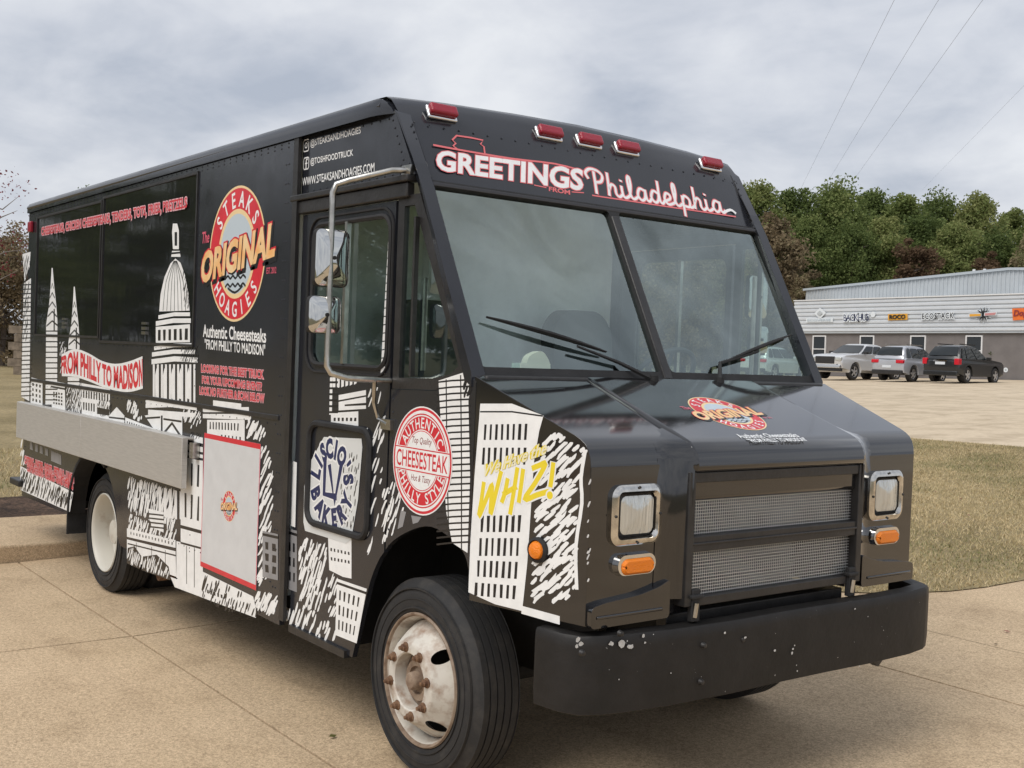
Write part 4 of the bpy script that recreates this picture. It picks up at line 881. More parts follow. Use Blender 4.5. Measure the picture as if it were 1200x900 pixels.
A = Art(SIDE, .0046); original_logo(A, ((px0 + px1) / 2, (pz0 + pz1) / 2 + .01), .085); A.done('poster_logo', None, poster)

# --- cab upper panel: social handles
A = Art(CAB, .0008)
A.textp('@STEAKSANDHOAGIES', (364, 174), (423, 158.5), (364, 164), W, bold=.012); A.done('social_lettering'); A = Art(CAB, .0008); A.textp('@TOSHFOODTRUCK', (364, 195), (414, 184.5), (364, 185.5), W, bold=.012); A.done('social_lettering'); A = Art(CAB, .0008); A.textp('WWW.STEAKSANDHOAGIES.COM', (354.5, 218), (439, 201), (354.5, 208.5), W, bold=.012)
A.done('social_lettering')
for (u, v), kind in (((359, 170.5), 'cam'), ((359, 191.5), 'f')):
    A = Art(CAB, .0008); c = CAB.px(u, v); r = .030; o1 = rrect(c[0] - r, c[1] - r * 1.05, c[0] + r, c[1] + r * 1.05, .014, 4); A.poly(o1, W); A.poly(inset(o1, .006), BLACK, 1)
    if kind == 'cam': A.ring(c, .009, .015, W, 2, 20); A.disc((c[0] + .016, c[1] + .017), .003, W, 2, 10)
    else: A.ribbon([(c[0] + .012, c[1] + .020), (c[0] + .003, c[1] + .018), (c[0], c[1] + .008), (c[0], c[1] - .026)], .009, W, 2); A.ribbon([(c[0] - .010, c[1]), (c[0] + .012, c[1])], .007, W, 2, 0)
    A.done('social_icon')
# --- door graphics
A = Art(CAB, .0006)
for i in range(17):
    t = i / 17; x0, y0 = 455.5 - 9.5 * t, 274 + 166 * t; A.pp([(x0, y0), (x0 + 4.6, y0 - 1), (x0 + 4.2, y0 + 7.6), (x0 - .4, y0 + 8.4)], W)
A.done('door_edge_graphic', 'white checked strip beside the door window')
A = Art(CAB, .0006)
A.pp([(387, 437), (390, 438), (389, 486), (386, 486)], W); brick_lines(386, 396, 441, 486, 7)
for i in range(6): x = 390 + i * 5; A.pp([(x, 439 + (i % 2) * 2), (x + 3.4, 439.5), (x + 3, 455 - (i * 1.2)), (x, 456 - i)], W)
A.pp([(397, 463), (429, 457), (429, 463), (397, 469)], W); A.pp([(397, 471), (429, 465), (429, 472), (404, 474), (404, 476), (429, 475), (429, 479), (397, 481)], W)
A.pp([(388, 484), (420, 482), (420, 504), (388, 500)], W); A.windows([(390, 489), (419, 489), (419, 494), (390, 494)], 6, 1, K, 1, .55, .8)
A.dashes([(421, 482), (452, 486), (448, 560), (440, 640), (430, 660), (430, 520)], W, 0, 62, .10, .022, .075, .11, seed=31, keep=.75)
A.dashes([(428, 455), (450, 452), (450, 480), (430, 478)], W, 0, 66, .07, .02, .06, .07, seed=32, keep=.6)
A.pp([(334, 534), (341, 536), (339, 614), (333, 612)], W); A.pp([(343, 540), (348, 542), (346, 618), (341, 616)], W)
A.pp([(326, 616), (348, 622), (348, 694), (327, 686)], GREYP); A.windows([(328, 628), (347, 634), (347, 686), (328, 680)], 4, 3, K, 1, .45, .6); A.rp([(326, 620), (348, 627)], .014, K, 1, 0)
A.pp([(382, 560), (412, 568), (412, 678), (402, 676), (386, 668)], W); A.windows([(386, 638), (411, 644), (411, 664), (387, 660)], 6, 2, K, 1, .45, .35)
A.dashes([(349, 625), (384, 636), (384, 722), (350, 712)], W, 0, 62, .12, .026, .045, .085, seed=33)
A.dashes([(384, 660), (396, 676), (394, 730), (384, 722)], W, 0, 58, .12, .02, .035, .08, seed=34)
A.pp([(395, 678), (430, 690), (418, 754), (393, 744)], W); A.rp([(395, 683), (429, 695)], .012, K, 1, 0); A.windows([(396, 688), (424, 698), (416, 748), (395, 740)], 5, 3, K, 1, .35, .65)
A.dashes([(328, 694), (350, 702), (390, 730), (402, 748), (408, 768), (360, 744), (328, 728)], W, 0, 62, .13, .03, .055, .09, seed=35, keep=.8)
A.done('door_graphic', 'white line drawing of tower blocks', None)
# bakery sticker
A = Art(CAB, .0020)
st = [(392, 503), (424, 512), (424, 520), (421, 585), (413, 634), (408, 638), (360, 622), (357, 615), (359, 530)]
A.pp([(380, 512), (424, 514), (425, 524), (420, 585), (412, 632), (406, 637), (358, 622), (356, 612), (357, 570), (362, 545)], mat('sticker_white', (.66, .68, .68), .35))
c = CAB.px(389, 566); rr = .165
A.dashes([(398, 524), (423, 528), (416, 625), (398, 620)], K, 1, 80, .035, .014, .06, .05, bend=0, seed=36)
A.arctext("LISCIO'S", c, rr, .088, 168, 12, NAVY, 3, bold=.06, wid=.8, outline=.14, om=W); A.arctext('BAKERY', c, rr, .088, 204, 336, NAVY, 3, bold=.06, top=False, wid=.8, outline=.14, om=W)
for dx, dy in ((0, 0),):
    A.ribbon([(c[0] - .07, c[1] + .11), (c[0] - .07, c[1] - .06), (c[0] + .05, c[1] - .06)], .048, W, 3, 0); A.ribbon([(c[0] - .025, c[1] + .08), (c[0] + .035, c[1] - .09), (c[0] + .09, c[1] + .10)], .048, W, 3, 0)
    A.ribbon([(c[0] - .07, c[1] + .11), (c[0] - .07, c[1] - .06), (c[0] + .05, c[1] - .06)], .033, NAVY, 4, 0); A.ribbon([(c[0] - .025, c[1] + .08), (c[0] + .035, c[1] - .09), (c[0] + .09, c[1] + .10)], .033, NAVY, 4, 0)
A.textp('The Italian Bread Company', (361, 613), (409, 627), (361, 606), GREYP, layer=3, bold=.02)
A.done('bakery_sticker', 'white sticker with navy bakery lettering')
# front quarter panel graphic and round sign
A = Art(CAB, .0006)
A.pp([(514, 446), (545, 436), (552, 452), (549, 470), (551, 560), (548, 648), (530, 636), (523, 600), (518, 520)], W)
for i in range(26): y = 446 + i * 7.6; A.rp([(512, y + 2), (530, y), (551, y - 1)], .007, K, 1, 0)
for p in ([(523, 445), (524, 540), (526, 628)], [(540, 440), (541, 540), (541, 644)]): A.rp(p, .008, K, 1, 0)
A.dashes([(540, 438), (553, 436), (553, 480), (544, 470)], K, 2, 62, .09, .03, .05, .08, seed=41)
A.dashes([(448, 560), (470, 560), (476, 610), (452, 634), (445, 640)], W, 0, 64, .10, .022, .05, .09, seed=42)
A.pp([(470, 598), (476, 600), (472, 617), (466, 620)], GREYP); A.pp([(482, 604), (494, 606), (490, 612), (484, 614)], GREYP)
A.done('quarter_panel_graphic', 'white brick tower drawing')
A = Art(CAB, .0020); c = CAB.px(494.5, 540); r = .228
A.disc(c, r, W); A.disc(c, r * .975, RED, 1); A.disc(c, r * .925, W, 2); A.disc(c, r * .87, RED, 3); A.disc(c, r * .845, W, 4); A.disc(c, r * .82, RED, 5); A.disc(c, r * .575, W, 6); A.disc(c, r * .555, RED, 7); A.disc(c, r * .54, W, 8)
A.arctext('AUTHENTIC', c, r * .70, r * .20, 148, 32, W, 7, bold=.015, wid=.85); A.arctext('PHILLY STYLE', c, r * .70, r * .20, 203, 337, W, 7, bold=.015, top=False, wid=.85)
A.poly([(c[0] - r * .90, c[1] - .052), (c[0] + r * .90, c[1] - .052), (c[0] + r * .90, c[1] + .052), (c[0] - r * .90, c[1] + .052)], W, 9)
for q in (-.047, .047): A.ribbon([(c[0] - r * .90, c[1] + q), (c[0] + r * .90, c[1] + q)], .005, RED, 10, 0)
A.text('CHEESESTEAK', c[0] - r * .86, c[1] - .036, c[0] + r * .86, c[1] + .036, RED, 10, bold=.012); A.text('Top Quality', c[0] - .075, c[1] + .062, c[0] + .075, c[1] + .098, mat('dark_red', (.25, .03, .04), .4), 10, bold=0, shear=.25); A.text('Hot & Tasty', c[0] - .075, c[1] - .098, c[0] + .075, c[1] - .062, mat('dark_red'), 10, bold=0, shear=.25)
A.done('round_sign', 'round red and white badge with serif lettering')

# --- fender graphic
A = Art(FEN, .0006)
A.pp([(563, 473), (600, 473), (637, 487), (632, 505), (626, 540), (622, 600), (618, 660), (612, 716), (580, 708), (549, 694), (551, 640), (556, 560)], W); A.rp([(563, 482.5), (600, 482.5), (636, 487.5)], .006, K, 1, 0)
for q, n in ((((566, 497), (620, 496), (619, 516), (565, 516)), 8), (((564, 524), (619, 524), (618, 545), (563, 545)), 8), (((562, 604), (613, 603), (612, 624), (561, 624)), 7), (((560, 630), (611, 630), (610, 652), (559, 652)), 7), (((558, 656), (609, 658), (608, 679), (557, 676)), 7), (((555, 682), (607, 686), (606, 703), (554, 698)), 7)): A.windows(q, n, 1, K, 1, .42, .95)
A.pp([(612, 710), (656, 722), (656, 732), (611, 719)], W)
A.dashes([(637, 495), (655, 505), (690, 527), (680, 560), (676, 700), (620, 712), (622, 640), (632, 540)], W, 0, 42, .085, .026, .040, .062, seed=51, keep=.92)
A.rp([(686, 528), (681, 560), (682, 590), (675, 640), (676, 690)], .016, W, 1)
A.done('fender_graphic', 'white tower with dark window slots and hatched tree')
A = Art(FEN, .0014)
def z(zx, zy): return (550 + zx / 4.74, 450 + zy / 4.74)
strokes = [[(82, 548), (68, 650), (55, 735), (95, 640), (128, 558), (122, 650), (120, 722), (150, 600), (178, 488)], [(214, 528), (200, 600), (182, 655)], [(190, 612), (228, 590), (262, 572)], [(268, 468), (248, 600), (228, 720)], [(300, 476), (288, 570), (276, 655)], [(352, 468), (390, 452), (425, 443), (370, 545), (308, 640), (380, 615), (440, 598)], [(468, 440), (460, 510), (452, 568)]]
for m, w, ly in ((W, .034, 0), (YELLOW, .021, 1)):
    for q in strokes: A.rp([z(*p) for p in q], w, m, ly, 4)
A.disc(FEN.px(*z(449, 618)), .021, W, 2, 16); A.disc(FEN.px(*z(449, 618)), .015, YELLOW, 3, 16)
for m, o, ly in ((YELLOW, .10, 3), (mat('cream_white', (.8, .76, .55), .3), .02, 4)):
    A.textp('We Have the', (567, 559), (641, 532), (568, 544), m, layer=ly, bold=o, shear=.25)
A.done('whiz_lettering', 'yellow brush lettering with white edge')
# hatch on the front corner of the fender
FRT = Plane((.998, 0, 0), (0, 1, 0), (0, 0, 1)); A = Art(FRT, .002); A.dashes([(687, 550), (692, 545), (692, 690), (687, 690)], W, 0, 60, .04, .014, .03, .04, seed=55); A.done('corner_graphic')

# --- header lettering
A = Art(HEAD, .0008)
PKR = mat('coral_print', (.72, .16, .17), .3)
gt = lambda S, U: tuple(Vector(HEAD.px(511 + 172 * S, 199.5 + 24.5 * S)).lerp(Vector(HEAD.px(511.5 + 172 * S, 175.5 + 23 * S + (3.2 * math.sin(math.pi * S) * 0))), U))
A.text('GREETINGS', 0, 0, 1, 1, W, 2, bold=.03, outline=.06, om=PKR, fn=gt)
A.rp([(508, 170), (540, 176), (600, 186), (650, 192), (685, 201)], .010, PKR, 1); A.rp([(536, 175), (531, 171), (534, 168), (530, 164), (535, 159), (552, 161.5), (566, 164.5), (563, 169), (567, 172), (568, 180)], .009, PKR, 1, 0)
A.textp('FROM', (643, 224), (668, 228.5), (643, 218.5), PKR, layer=1, bold=.03); A.rp([(626, 217), (640, 220)], .006, PKR, 1, 0); A.rp([(670, 225), (684, 226)], .006, PKR, 1, 0)
G = {'P': (.62, [[(.16, .0), (.24, .5), (.30, .95)], [(.02, .62), (-.02, .85), (.18, 1.05), (.45, 1.02), (.58, .82), (.46, .55), (.24, .50)]]), 'h': (.52, [[(0, 0), (.10, .5), (.18, 1.0)], [(.06, .25), (.20, .50), (.32, .42), (.29, .12), (.38, .0), (.52, .12)]]),
     'i': (.28, [[(.06, .5), (.02, .12), (.10, 0), (.28, .12)], [(.10, .72), (.11, .76)]]), 'l': (.30, [[(.0, .12), (.16, .6), (.20, 1.0), (.10, .85), (.04, .2), (.12, 0), (.30, .12)]]),
     'a': (.52, [[(.36, .44), (.18, .52), (.03, .22), (.12, .0), (.28, .12), (.38, .50)], [(.38, .50), (.34, .10), (.42, 0), (.52, .12)]]), 'd': (.52, [[(.36, .42), (.18, .52), (.03, .22), (.12, .0), (.28, .12), (.40, .55), (.48, 1.0)], [(.39, .5), (.35, .10), (.42, 0), (.52, .12)]]),
     'e': (.42, [[(.0, .12), (.26, .26), (.30, .44), (.16, .50), (.04, .22), (.14, 0), (.42, .12)]]), 'p': (.50, [[(.10, .5), (.03, 0), (-.04, -.42)], [(.06, .28), (.20, .52), (.36, .36), (.28, .04), (.10, .04)], [(.28, .04), (.38, .02), (.50, .12)]])}
def script(A, word, A0, B0, hgt, w, mats):
    tot = sum(G[c][0] for c in word); A0, B0 = Vector(A0), Vector(B0); d = (B0 - A0); un = d / tot; nrm = Vector((-d.y, d.x)).normalized() * hgt
    for m, ww, ly in mats:
        x = 0
        for ch in word:
            for st_ in G[ch][1]: A.ribbon([tuple(A0 + un * (x + p[0]) + nrm * p[1]) for p in st_], ww, m, ly, 4)
            x += G[ch][0]
script(A, 'Philadelphia', HEAD.px(694, 226), HEAD.px(851, 250), .135, .02, ((PKR, .026, 1), (W, .0145, 2)))
A.rp([(694, 229), (780, 242), (862, 254)], .008, PKR, 1, 0); A.rp([(848, 249), (856, 246), (862, 250)], .016, W, 2)
A.done('header_lettering', 'white greeting lettering outlined in coral red')
# --- hood logo
A = Art(HOODP, .0008); c = HOODP.px(852, 484.5); original_logo(A, c, .172)
A.text('Authentic Cheesesteaks', c[0] - .17, c[1] - .245, c[0] + .20, c[1] - .205, W, 2, bold=.02); A.text('"FROM PHILLY TO MADISON"', c[0] - .15, c[1] - .285, c[0] + .21, c[1] - .25, W, 2, bold=.02)
A.done('hood_logo', 'small red round logo and white slogan on the hood', hood)

# ================================================================== WAREHOUSE BEHIND THE PARKING LOT
BX, BY, BZ = -42.3, 54.4, 1.30
wh = empty('warehouse', (BX, BY, BZ)); wh.rotation_euler[1] = -.011; tag(wh, 'low grey metal warehouse with ribbed fascia and shallow gable', 'building')
TAUPE = mat('taupe_wall', (.17, .155, .15), .8, var=.10, vscale=1.2, bump=.3, bscale=12)
METAL = mat('silver_cladding', (.60, .63, .66), .45, .1, var=.04, vscale=1)
METAL2 = mat('grey_cladding', (.44, .47, .49), .5, .1, var=.05, vscale=1)
WTRIM = mat('white_trim', (.72, .72, .72), .5); ROOFM = mat('roof_metal', (.40, .44, .47), .5)
b = MB(); b.box((0, .12, -.6), (40, 3.6, 2.64)); b.build('wall', TAUPE, wh)
b = MB(); pz = []; z = 2.62
while z < 4.50: pz += [(0, z), (-.07, z + .03), (-.07, z + .15), (0, z + .20)]; z += .245
n = len(pz); b.v += [(-.02, y, z) for y, z in pz] + [(40, y, z) for y, z in pz]; b.f += [(i, i + 1, n + i + 1, n + i) for i in range(n - 1)]; b.box((-.02, .002, 2.60), (40, 3.6, 4.57)); fas = b.build('fascia', METAL, wh)
b = MB(); b.box((-.06, -.10, 4.57), (40, .25, 4.63)); b.build('fascia_cap', WTRIM, fas); b = MB(); b.box((-.02, -.03, 2.52), (40, .11, 2.60)); b.build('fascia_soffit', METAL2, fas)
# gable wall of the main hall with vertical ribs
gx = [-2.0, 12.2, 40]; gz = lambda x: 5.55 + (6.24 - 5.55) * (x + 2) / 14.2 if x < 12.2 else 6.24 - .0486 * (x - 12.2)
b = MB(); x = -2.0; top = []
while x < 40:
    top += [(x, 0), (x + .16, 0), (x + .18, -.05), (x + .24, -.05)]; x += .26
b.v += [(x, 3.6 + y, 4.3) for x, y in top] + [(x, 3.6 + y, gz(x)) for x, y in top]; n = len(top); b.f += [(i, i + 1, n + i + 1, n + i) for i in range(n - 1)]; b.build('gable_wall', METAL2, wh)
b = MB(); b.prism([(-2.15, gz(-2) - .02), (12.2, 6.25), (40, gz(40)), (40, gz(40) + .14), (12.2, 6.40), (-2.15, gz(-2) + .12)], lambda x, z: (x, 3.45, z), lambda x, z: (x, 30, z)); b.build('roof', ROOFM, wh)
b = MB(); b.box((-1.98, 3.7, -.6), (-1.9, 30, 5.5)); b.build('side_wall', METAL2, wh)
for x in (8.05, 8.75): b = MB(); b.tube([(x, 7, 5.9), (x, 7, 6.75)], .09, 10); b.build('vent_pipe', WTRIM, wh)
for x in (-.9, 10.2): b = MB(); b.box((x, 3.2, 4.75), (x + .35, 3.6, 4.85)); b.build('wall_lamp', SATIN, wh)
for x in (1.50, 4.97, 8.40, 11.86):
    b = MB(); w_, z0, z1 = .86, .85, 2.32
    for q in (((x - .07, z0 - .07), (x, z1 + .07)), ((x + w_, z0 - .07), (x + w_ + .07, z1 + .07)), ((x, z0 - .07), (x + w_, z0)), ((x, z1), (x + w_, z1 + .07)), ((x, 1.52), (x + w_, 1.57))): b.box((q[0][0], .04, q[0][1]), (q[1][0], .14, q[1][1]))
    wd = b.build('window', WTRIM, wh)
    for z0_, z1_ in ((z0, 1.52), (1.57, z1)): b = MB(); b.box((x, .09, z0_), (x + w_, .115, z1_)); b.build('pane', CGLASS, wd)
# signs on the fascia
SG = Plane((0, 54.27, 0), (1, 0, 0), (0, 0, 1))
def sign(A, label):
    o = A.b.build('fascia_sign', None); tag(o, label, 'sign', 'signs along the fascia'); return o
SIGNW = mat('sign_white', (.70, .74, .77), .4); SIGNB = mat('sign_blue', (.16, .26, .40), .4); SIGNY = mat('sign_amber', (.72, .36, .04), .4); SIGNO = mat('sign_orange', (.78, .17, .03), .4)
A = Art(SG, 0); A.st = .002; A.pp([(961, 360.5), (968, 366.5), (961, 374), (954, 367.5)], SIGNW); A.pp([(961, 364), (964.5, 367), (961, 370.5), (957.5, 367.5)], METAL2, 20); A.pp([(944.5, 373), (976, 372.5), (976, 377.5), (944.5, 378)], SIGNW); A.textp('ECOVERSE', (946.5, 376.8), (974, 376.3), (946.5, 374), mat('sign_pale', (.45, .52, .57), .4), layer=20); sign(A, 'pale diamond emblem sign over faint lettering on ribbed fascia')
A = Art(SG, 0); A.st = .002; A.textp('BACKHUS', (989, 376.4), (1018.5, 375.7), (989, 368.6), NAVY, layer=20, bold=.005, outline=.13, om=SIGNW); A.disc(SG.px(1023, 368.5), .17, SIGNW, 5, 20); sign(A, 'white outlined BACKHUS sign in dark letters')
A = Art(SG, 0); A.st = .002; A.pp([(1040.5, 368), (1063.5, 367.5), (1063.5, 374.7), (1040.5, 375.5)], SIGNY); A.textp('ROCO', (1042.5, 374.3), (1061.5, 373.7), (1042.5, 369), KPRINT, layer=20, bold=.05); sign(A, 'amber rectangular ROCO sign with black letters')
A = Art(SG, 0); A.st = .002; A.textp('ECOSTACK', (1081, 374.2), (1118, 373.2), (1081, 367.4), KPRINT, layer=20, bold=.02, space=1.25, outline=.13, om=SIGNW); sign(A, 'white outlined ECOSTACK sign in spaced dark letters')
A = Art(SG, 0); A.st = .002; c = SG.px(1152.3, 368.6)
for k in range(11):
    q = 2 * math.pi * k / 11 + .2; d = Vector((math.cos(q), math.sin(q))); n = Vector((-d.y, d.x)); cc = Vector(c)
    A.poly([tuple(cc + d * .1 - n * .10), tuple(cc + d * .52), tuple(cc + d * .1 + n * .10)], SIGNW, 0); A.poly([tuple(cc + d * .08 - n * .065), tuple(cc + d * .44), tuple(cc + d * .08 + n * .065)], KPRINT, 20)
A.disc(c, .16, KPRINT, 30, 20); A.pp([(1136, 367.5), (1151, 367), (1151, 371), (1136, 371.7)], SIGNW, 30); A.pp([(1137, 368.2), (1150, 367.8), (1150, 370.4), (1137, 371)], SIGNY, 40); A.pp([(1154, 366.4), (1169, 365.4), (1168, 369.6), (1154, 370.5)], SIGNW, 30); A.pp([(1155, 367.2), (1168, 366.2), (1167, 369), (1155, 369.8)], mat('sign_rose', (.55, .25, .25), .4), 40); sign(A, 'black sunburst emblem sign with yellow and pink flanks')
A = Art(SG, 0); A.st = .002; A.pp([(1186, 361.5), (1230, 360), (1230, 373), (1187, 375.5)], SIGNO); A.textp('Doppstadt', (1188, 372.8), (1228, 370.8), (1188, 363.6), mat('dark_red'), layer=20, bold=.03, shear=.2); sign(A, 'orange sign with slanted dark red lettering')
A = Art(Plane((0, 54.50, 0), (1, 0, 0), (0, 0, 1)), 0); c = A.p.px(1178.5, 433.5); A.disc(c, .13, SIGNW, 0, 20); A.disc(c, .06, METAL2, 20, 14); o = A.b.build('wall_plaque', None); tag(o, 'small round white plaque on the taupe wall', 'plaque')

# ================================================================== PARKED VEHICLES
def make_car(name, label, loc, rz, col, kind):
    root = empty(name, loc, rz); tag(root, label, 'pickup' if kind == 'pickup' else 'car', 'vehicles parked at the building')
    paint = mat('paint_' + name + '_' + kind + str(col), col, .3, .35 if col[0] > .1 else 0, coat=.6)
    W2 = {'suv': .91, 'cross': .92, 'pickup': 1.01}[kind]
    if kind == 'pickup': yr, yf, rw, L2 = -1.95, 1.78, .43, 2.95
    else: yr, yf, rw, L2 = -1.33, 1.36, .36, 2.27
    if kind != 'pickup': root.scale = (1, .96, 1.05)
    def arch(y, r): return [(y + r * math.cos(R(a)), .02 + rw + r * math.sin(R(a))) for a in range(190, -11, -20)]
    ra = rw + .07
    zb = .50 if kind == 'pickup' else .30
    bot = [(-L2 + .05, zb + .1), (yr - ra - .05, zb)] + arch(yr, ra) + [(yr + ra + .05, zb), (yf - ra - .05, zb)] + arch(yf, ra) + [(yf + ra + .05, zb), (L2 - .1, zb + .08)]
    if kind == 'pickup': topp = [(L2, .75), (L2 - .02, 1.15), (L2 - .25, 1.27), (1.45, 1.36), (-.95, 1.38), (-.97, 1.36), (-L2, 1.36), (-L2 - .02, .8)]
    else: topp = [(L2, .62), (L2 - .05, .88), (L2 - .28, 1.0), (.95, 1.09), (-L2 + .22, 1.09), (-L2 + .03, .96), (-L2, .62)]
    pr = bot + topp; cy = sum(p[0] for p in pr) / len(pr); b = MB(); n = len(pr)
    lay = [(-W2, .945, .96), (-W2 + .04, .972, .985), (-W2 + .14, .99, 1.0), (-W2 + .4, 1, 1.0), (W2 - .4, 1, 1.0), (W2 - .14, .99, 1.0), (W2 - .04, .972, .985), (W2, .945, .96)]
    for x, ky, kz in lay: b.v += [(x, p[0] * ky, .75 + (p[1] - .75) * kz) for p in pr]
    for k in range(len(lay) - 1):
        for i in range(n): b.f.append((k * n + i, k * n + (i + 1) % n, (k + 1) * n + (i + 1) % n, (k + 1) * n + i))
    tr = tessellate_polygon([[Vector((*p, 0)) for p in pr]])
    b.f += [tuple(t) for t in tr] + [tuple((len(lay) - 1) * n + q for q in t) for t in tr]
    b.build('body', paint, root, smooth=True)
    zb_, wb_ = (1.34, W2 - .06) if kind == 'pickup' else (1.04, W2 - .05)
    if kind == 'pickup': rp_ = [(-1.0, 1.34), (-.96, 1.55), (-.90, 1.78), (-.72, 1.89), (-.1, 1.92), (.45, 1.88), (.85, 1.66), (1.42, 1.34)]; wt = .70
    elif kind == 'suv': rp_ = [(-2.20, 1.04), (-2.12, 1.26), (-1.98, 1.50), (-1.78, 1.62), (-1.2, 1.68), (-.6, 1.69), (-.12, 1.62), (.26, 1.42), (.86, 1.04)]; wt = .62
    else: rp_ = [(-2.20, 1.04), (-2.06, 1.28), (-1.84, 1.54), (-1.66, 1.64), (-1.1, 1.70), (-.6, 1.70), (-.15, 1.62), (.24, 1.42), (.88, 1.04)]; wt = .64
    zt = max(p[1] for p in rp_); rp_ = catm(rp_, 3)
    def hw(z): t = max(0, min(1, (z - zb_) / (zt - zb_))); return wb_ - (wb_ - wt) * (t ** 1.25)
    b = MB(); xs3 = (-1, -.8, 0, .8, 1)
    for y, z in rp_: b.v += [(k * hw(z) * (.985 if abs(k) == 1 else 1), y - .10 * abs(k) ** 3 * (1 if y > .1 else -1 if y < -1.6 and kind != 'pickup' else 0), z - (.045 if abs(k) == 1 else .010 if k else 0) * (1 if z > zb_ + .1 else 0)) for k in xs3]
    m5 = 5
    for i in range(len(rp_) - 1):
        for k in range(4): b.f.append((i * m5 + k, i * m5 + k + 1, i * m5 + m5 + k + 1, i * m5 + m5 + k))
    for k in (0, 4):
        base_i = len(b.v); b.v += [(xs3[k] * wb_, y, zb_ - .02) for y, z in rp_]
        for i in range(len(rp_) - 1): b.f.append((i * m5 + k, (i + 1) * m5 + k, base_i + i + 1, base_i + i))
    b.m = [0] * len(b.f); b.build('cabin', paint, root, smooth=True)
    def prof_at(z, front):
        pts_ = [p for p in rp_]; seq = pts_[::-1] if front else pts_
        for p, q in zip(seq, seq[1:]):
            if p[1] <= z <= q[1]: return p[0] + (q[0] - p[0]) * (z - p[1]) / (q[1] - p[1] + 1e-6)
        return seq[0][0]
    zl, zh = zb_ + .05, zt - .13
    for front in (0, 1):
        b = MB(); zz = frange(zb_ + (.16 if not front else .06), zh + .03, 5); sg = 1 if front else -1
        for z in zz: b.v += [(k * (hw(z) - .09), prof_at(z, front) + sg * (.022 - .07 * abs(k) ** 3), z + .012) for k in (-1, -.6, 0, .6, 1)]
        for i in range(5):
            for k in range(4): b.f.append((i * 5 + k, i * 5 + k + 1, i * 5 + 6 + k, i * 5 + 5 + k))
        b.build('rear_window' if not front else 'windscreen', CGLASS, root, smooth=True)
    f0, f1 = prof_at(zl, 0), prof_at(zl, 1); h0, h1_ = prof_at(zh, 0), prof_at(zh, 1)
    cuts = ((.08, .50), (.54, .93)) if kind == 'pickup' else ((.09, .24), (.27, .56), (.59, .93))
    for s in (-1, 1):
        for u0, u1 in cuts:
            ql = [(f0 + (f1 - f0) * u0 + (.05 if u0 < .1 else 0), zl), (f0 + (f1 - f0) * u1, zl), (h0 + (h1_ - h0) * min(u1, .97), zh), (h0 + (h1_ - h0) * u0 + (.08 if u0 < .1 else 0), zh)]
            ql = round_poly(ql, .07, 3); b = MB(); b.add([(s * (hw(z) + .007 - .016 * max(0, z - zb_)), y, z) for y, z in ql], [tuple(range(len(ql)))]); b.build('side_window', CGLASS, root)
    g1 = f1
    for s in (-1, 1):
        for y in (yr, yf):
            O = (s * (W2 - .02), y, rw); ax = (s, 0, 0)
            b = MB(); b.lathe([(rw * .62, .01), (rw * .9, .02), (rw, -.02), (rw, -.22), (rw * .6, -.24)], O, ax, 32); wl = b.build('wheel', TYRE, root, smooth=True)
            b = MB(); b.lathe([(rw * .66, .012), (rw * .60, .0), (rw * .58, -.05)], O, ax, 28)
            for k in range(5):
                q = 2 * math.pi * k / 5 + .4; d = Vector((0, math.cos(q), math.sin(q))); e = Vector((0, -math.sin(q), math.cos(q))); o_ = Vector(O) + Vector((s * .005, 0, 0))
                b.add([o_ + d * .03 - e * .05, o_ + d * rw * .62 - e * .045, o_ + d * rw * .62 + e * .045, o_ + d * .03 + e * .05], [(0, 1, 2, 3)])
            b.lathe([(.07, .008), (0, .014)], O, ax, 16); b.build('rim', mat('alloy', (.55, .55, .56), .35, .6), wl)
            b = MB(); b.lathe([(rw * .6, -.09), (0, -.09)], O, ax, 20); b.build('brake', DARK, wl)
    for s in (-1, 1):
        b = MB(); b.box((s * W2 - .02, g1 - .42, zb_ + .02), (s * W2 + s * .18 + .02 * s, g1 - .30, zb_ + .16) if s > 0 else (s * W2 + .02, g1 - .30, zb_ + .16)) if s > 0 else b.box((-W2 - .2, g1 - .42, zb_ + .02), (-W2 + .02, g1 - .30, zb_ + .16)); b.build('door_mirror', SATIN if kind != 'suv' else paint, root, bevel=.02)
        if kind == 'pickup':
            b = MB(); b.box((min(s * .62, s * .99), L2 - .16, .98), (max(s * .62, s * .99), L2 + .015, 1.16)); b.build('headlight', LENS, root, bevel=.03); b = MB(); b.lathe([(.10, 0), (.07, .03), (0, .03)], (s * .76, L2 - .02, .70), (0, 1, 0), 14); b.build('fog_lamp', SATIN, root)
            b = MB(); b.box((min(s * .97, s * 1.03), -1.6, 1.30), (max(s * .97, s * 1.03), -1.0, 1.31)); 
        else:
            b = MB(); b.box((min(s * (W2 - .42), s * (W2 - .01)), -L2 - .012, .84), (max(s * (W2 - .42), s * (W2 - .01)), -L2 + .25, 1.0)) if kind == 'suv' else b.box((min(s * (W2 - .22), s * (W2 + .005)), -L2 - .012, .80), (max(s * (W2 - .22), s * (W2 + .005)), -L2 + .30, 1.08)); b.build('tail_light', mat('tail_red', (.55, .015, .03), .2), root, bevel=.03)
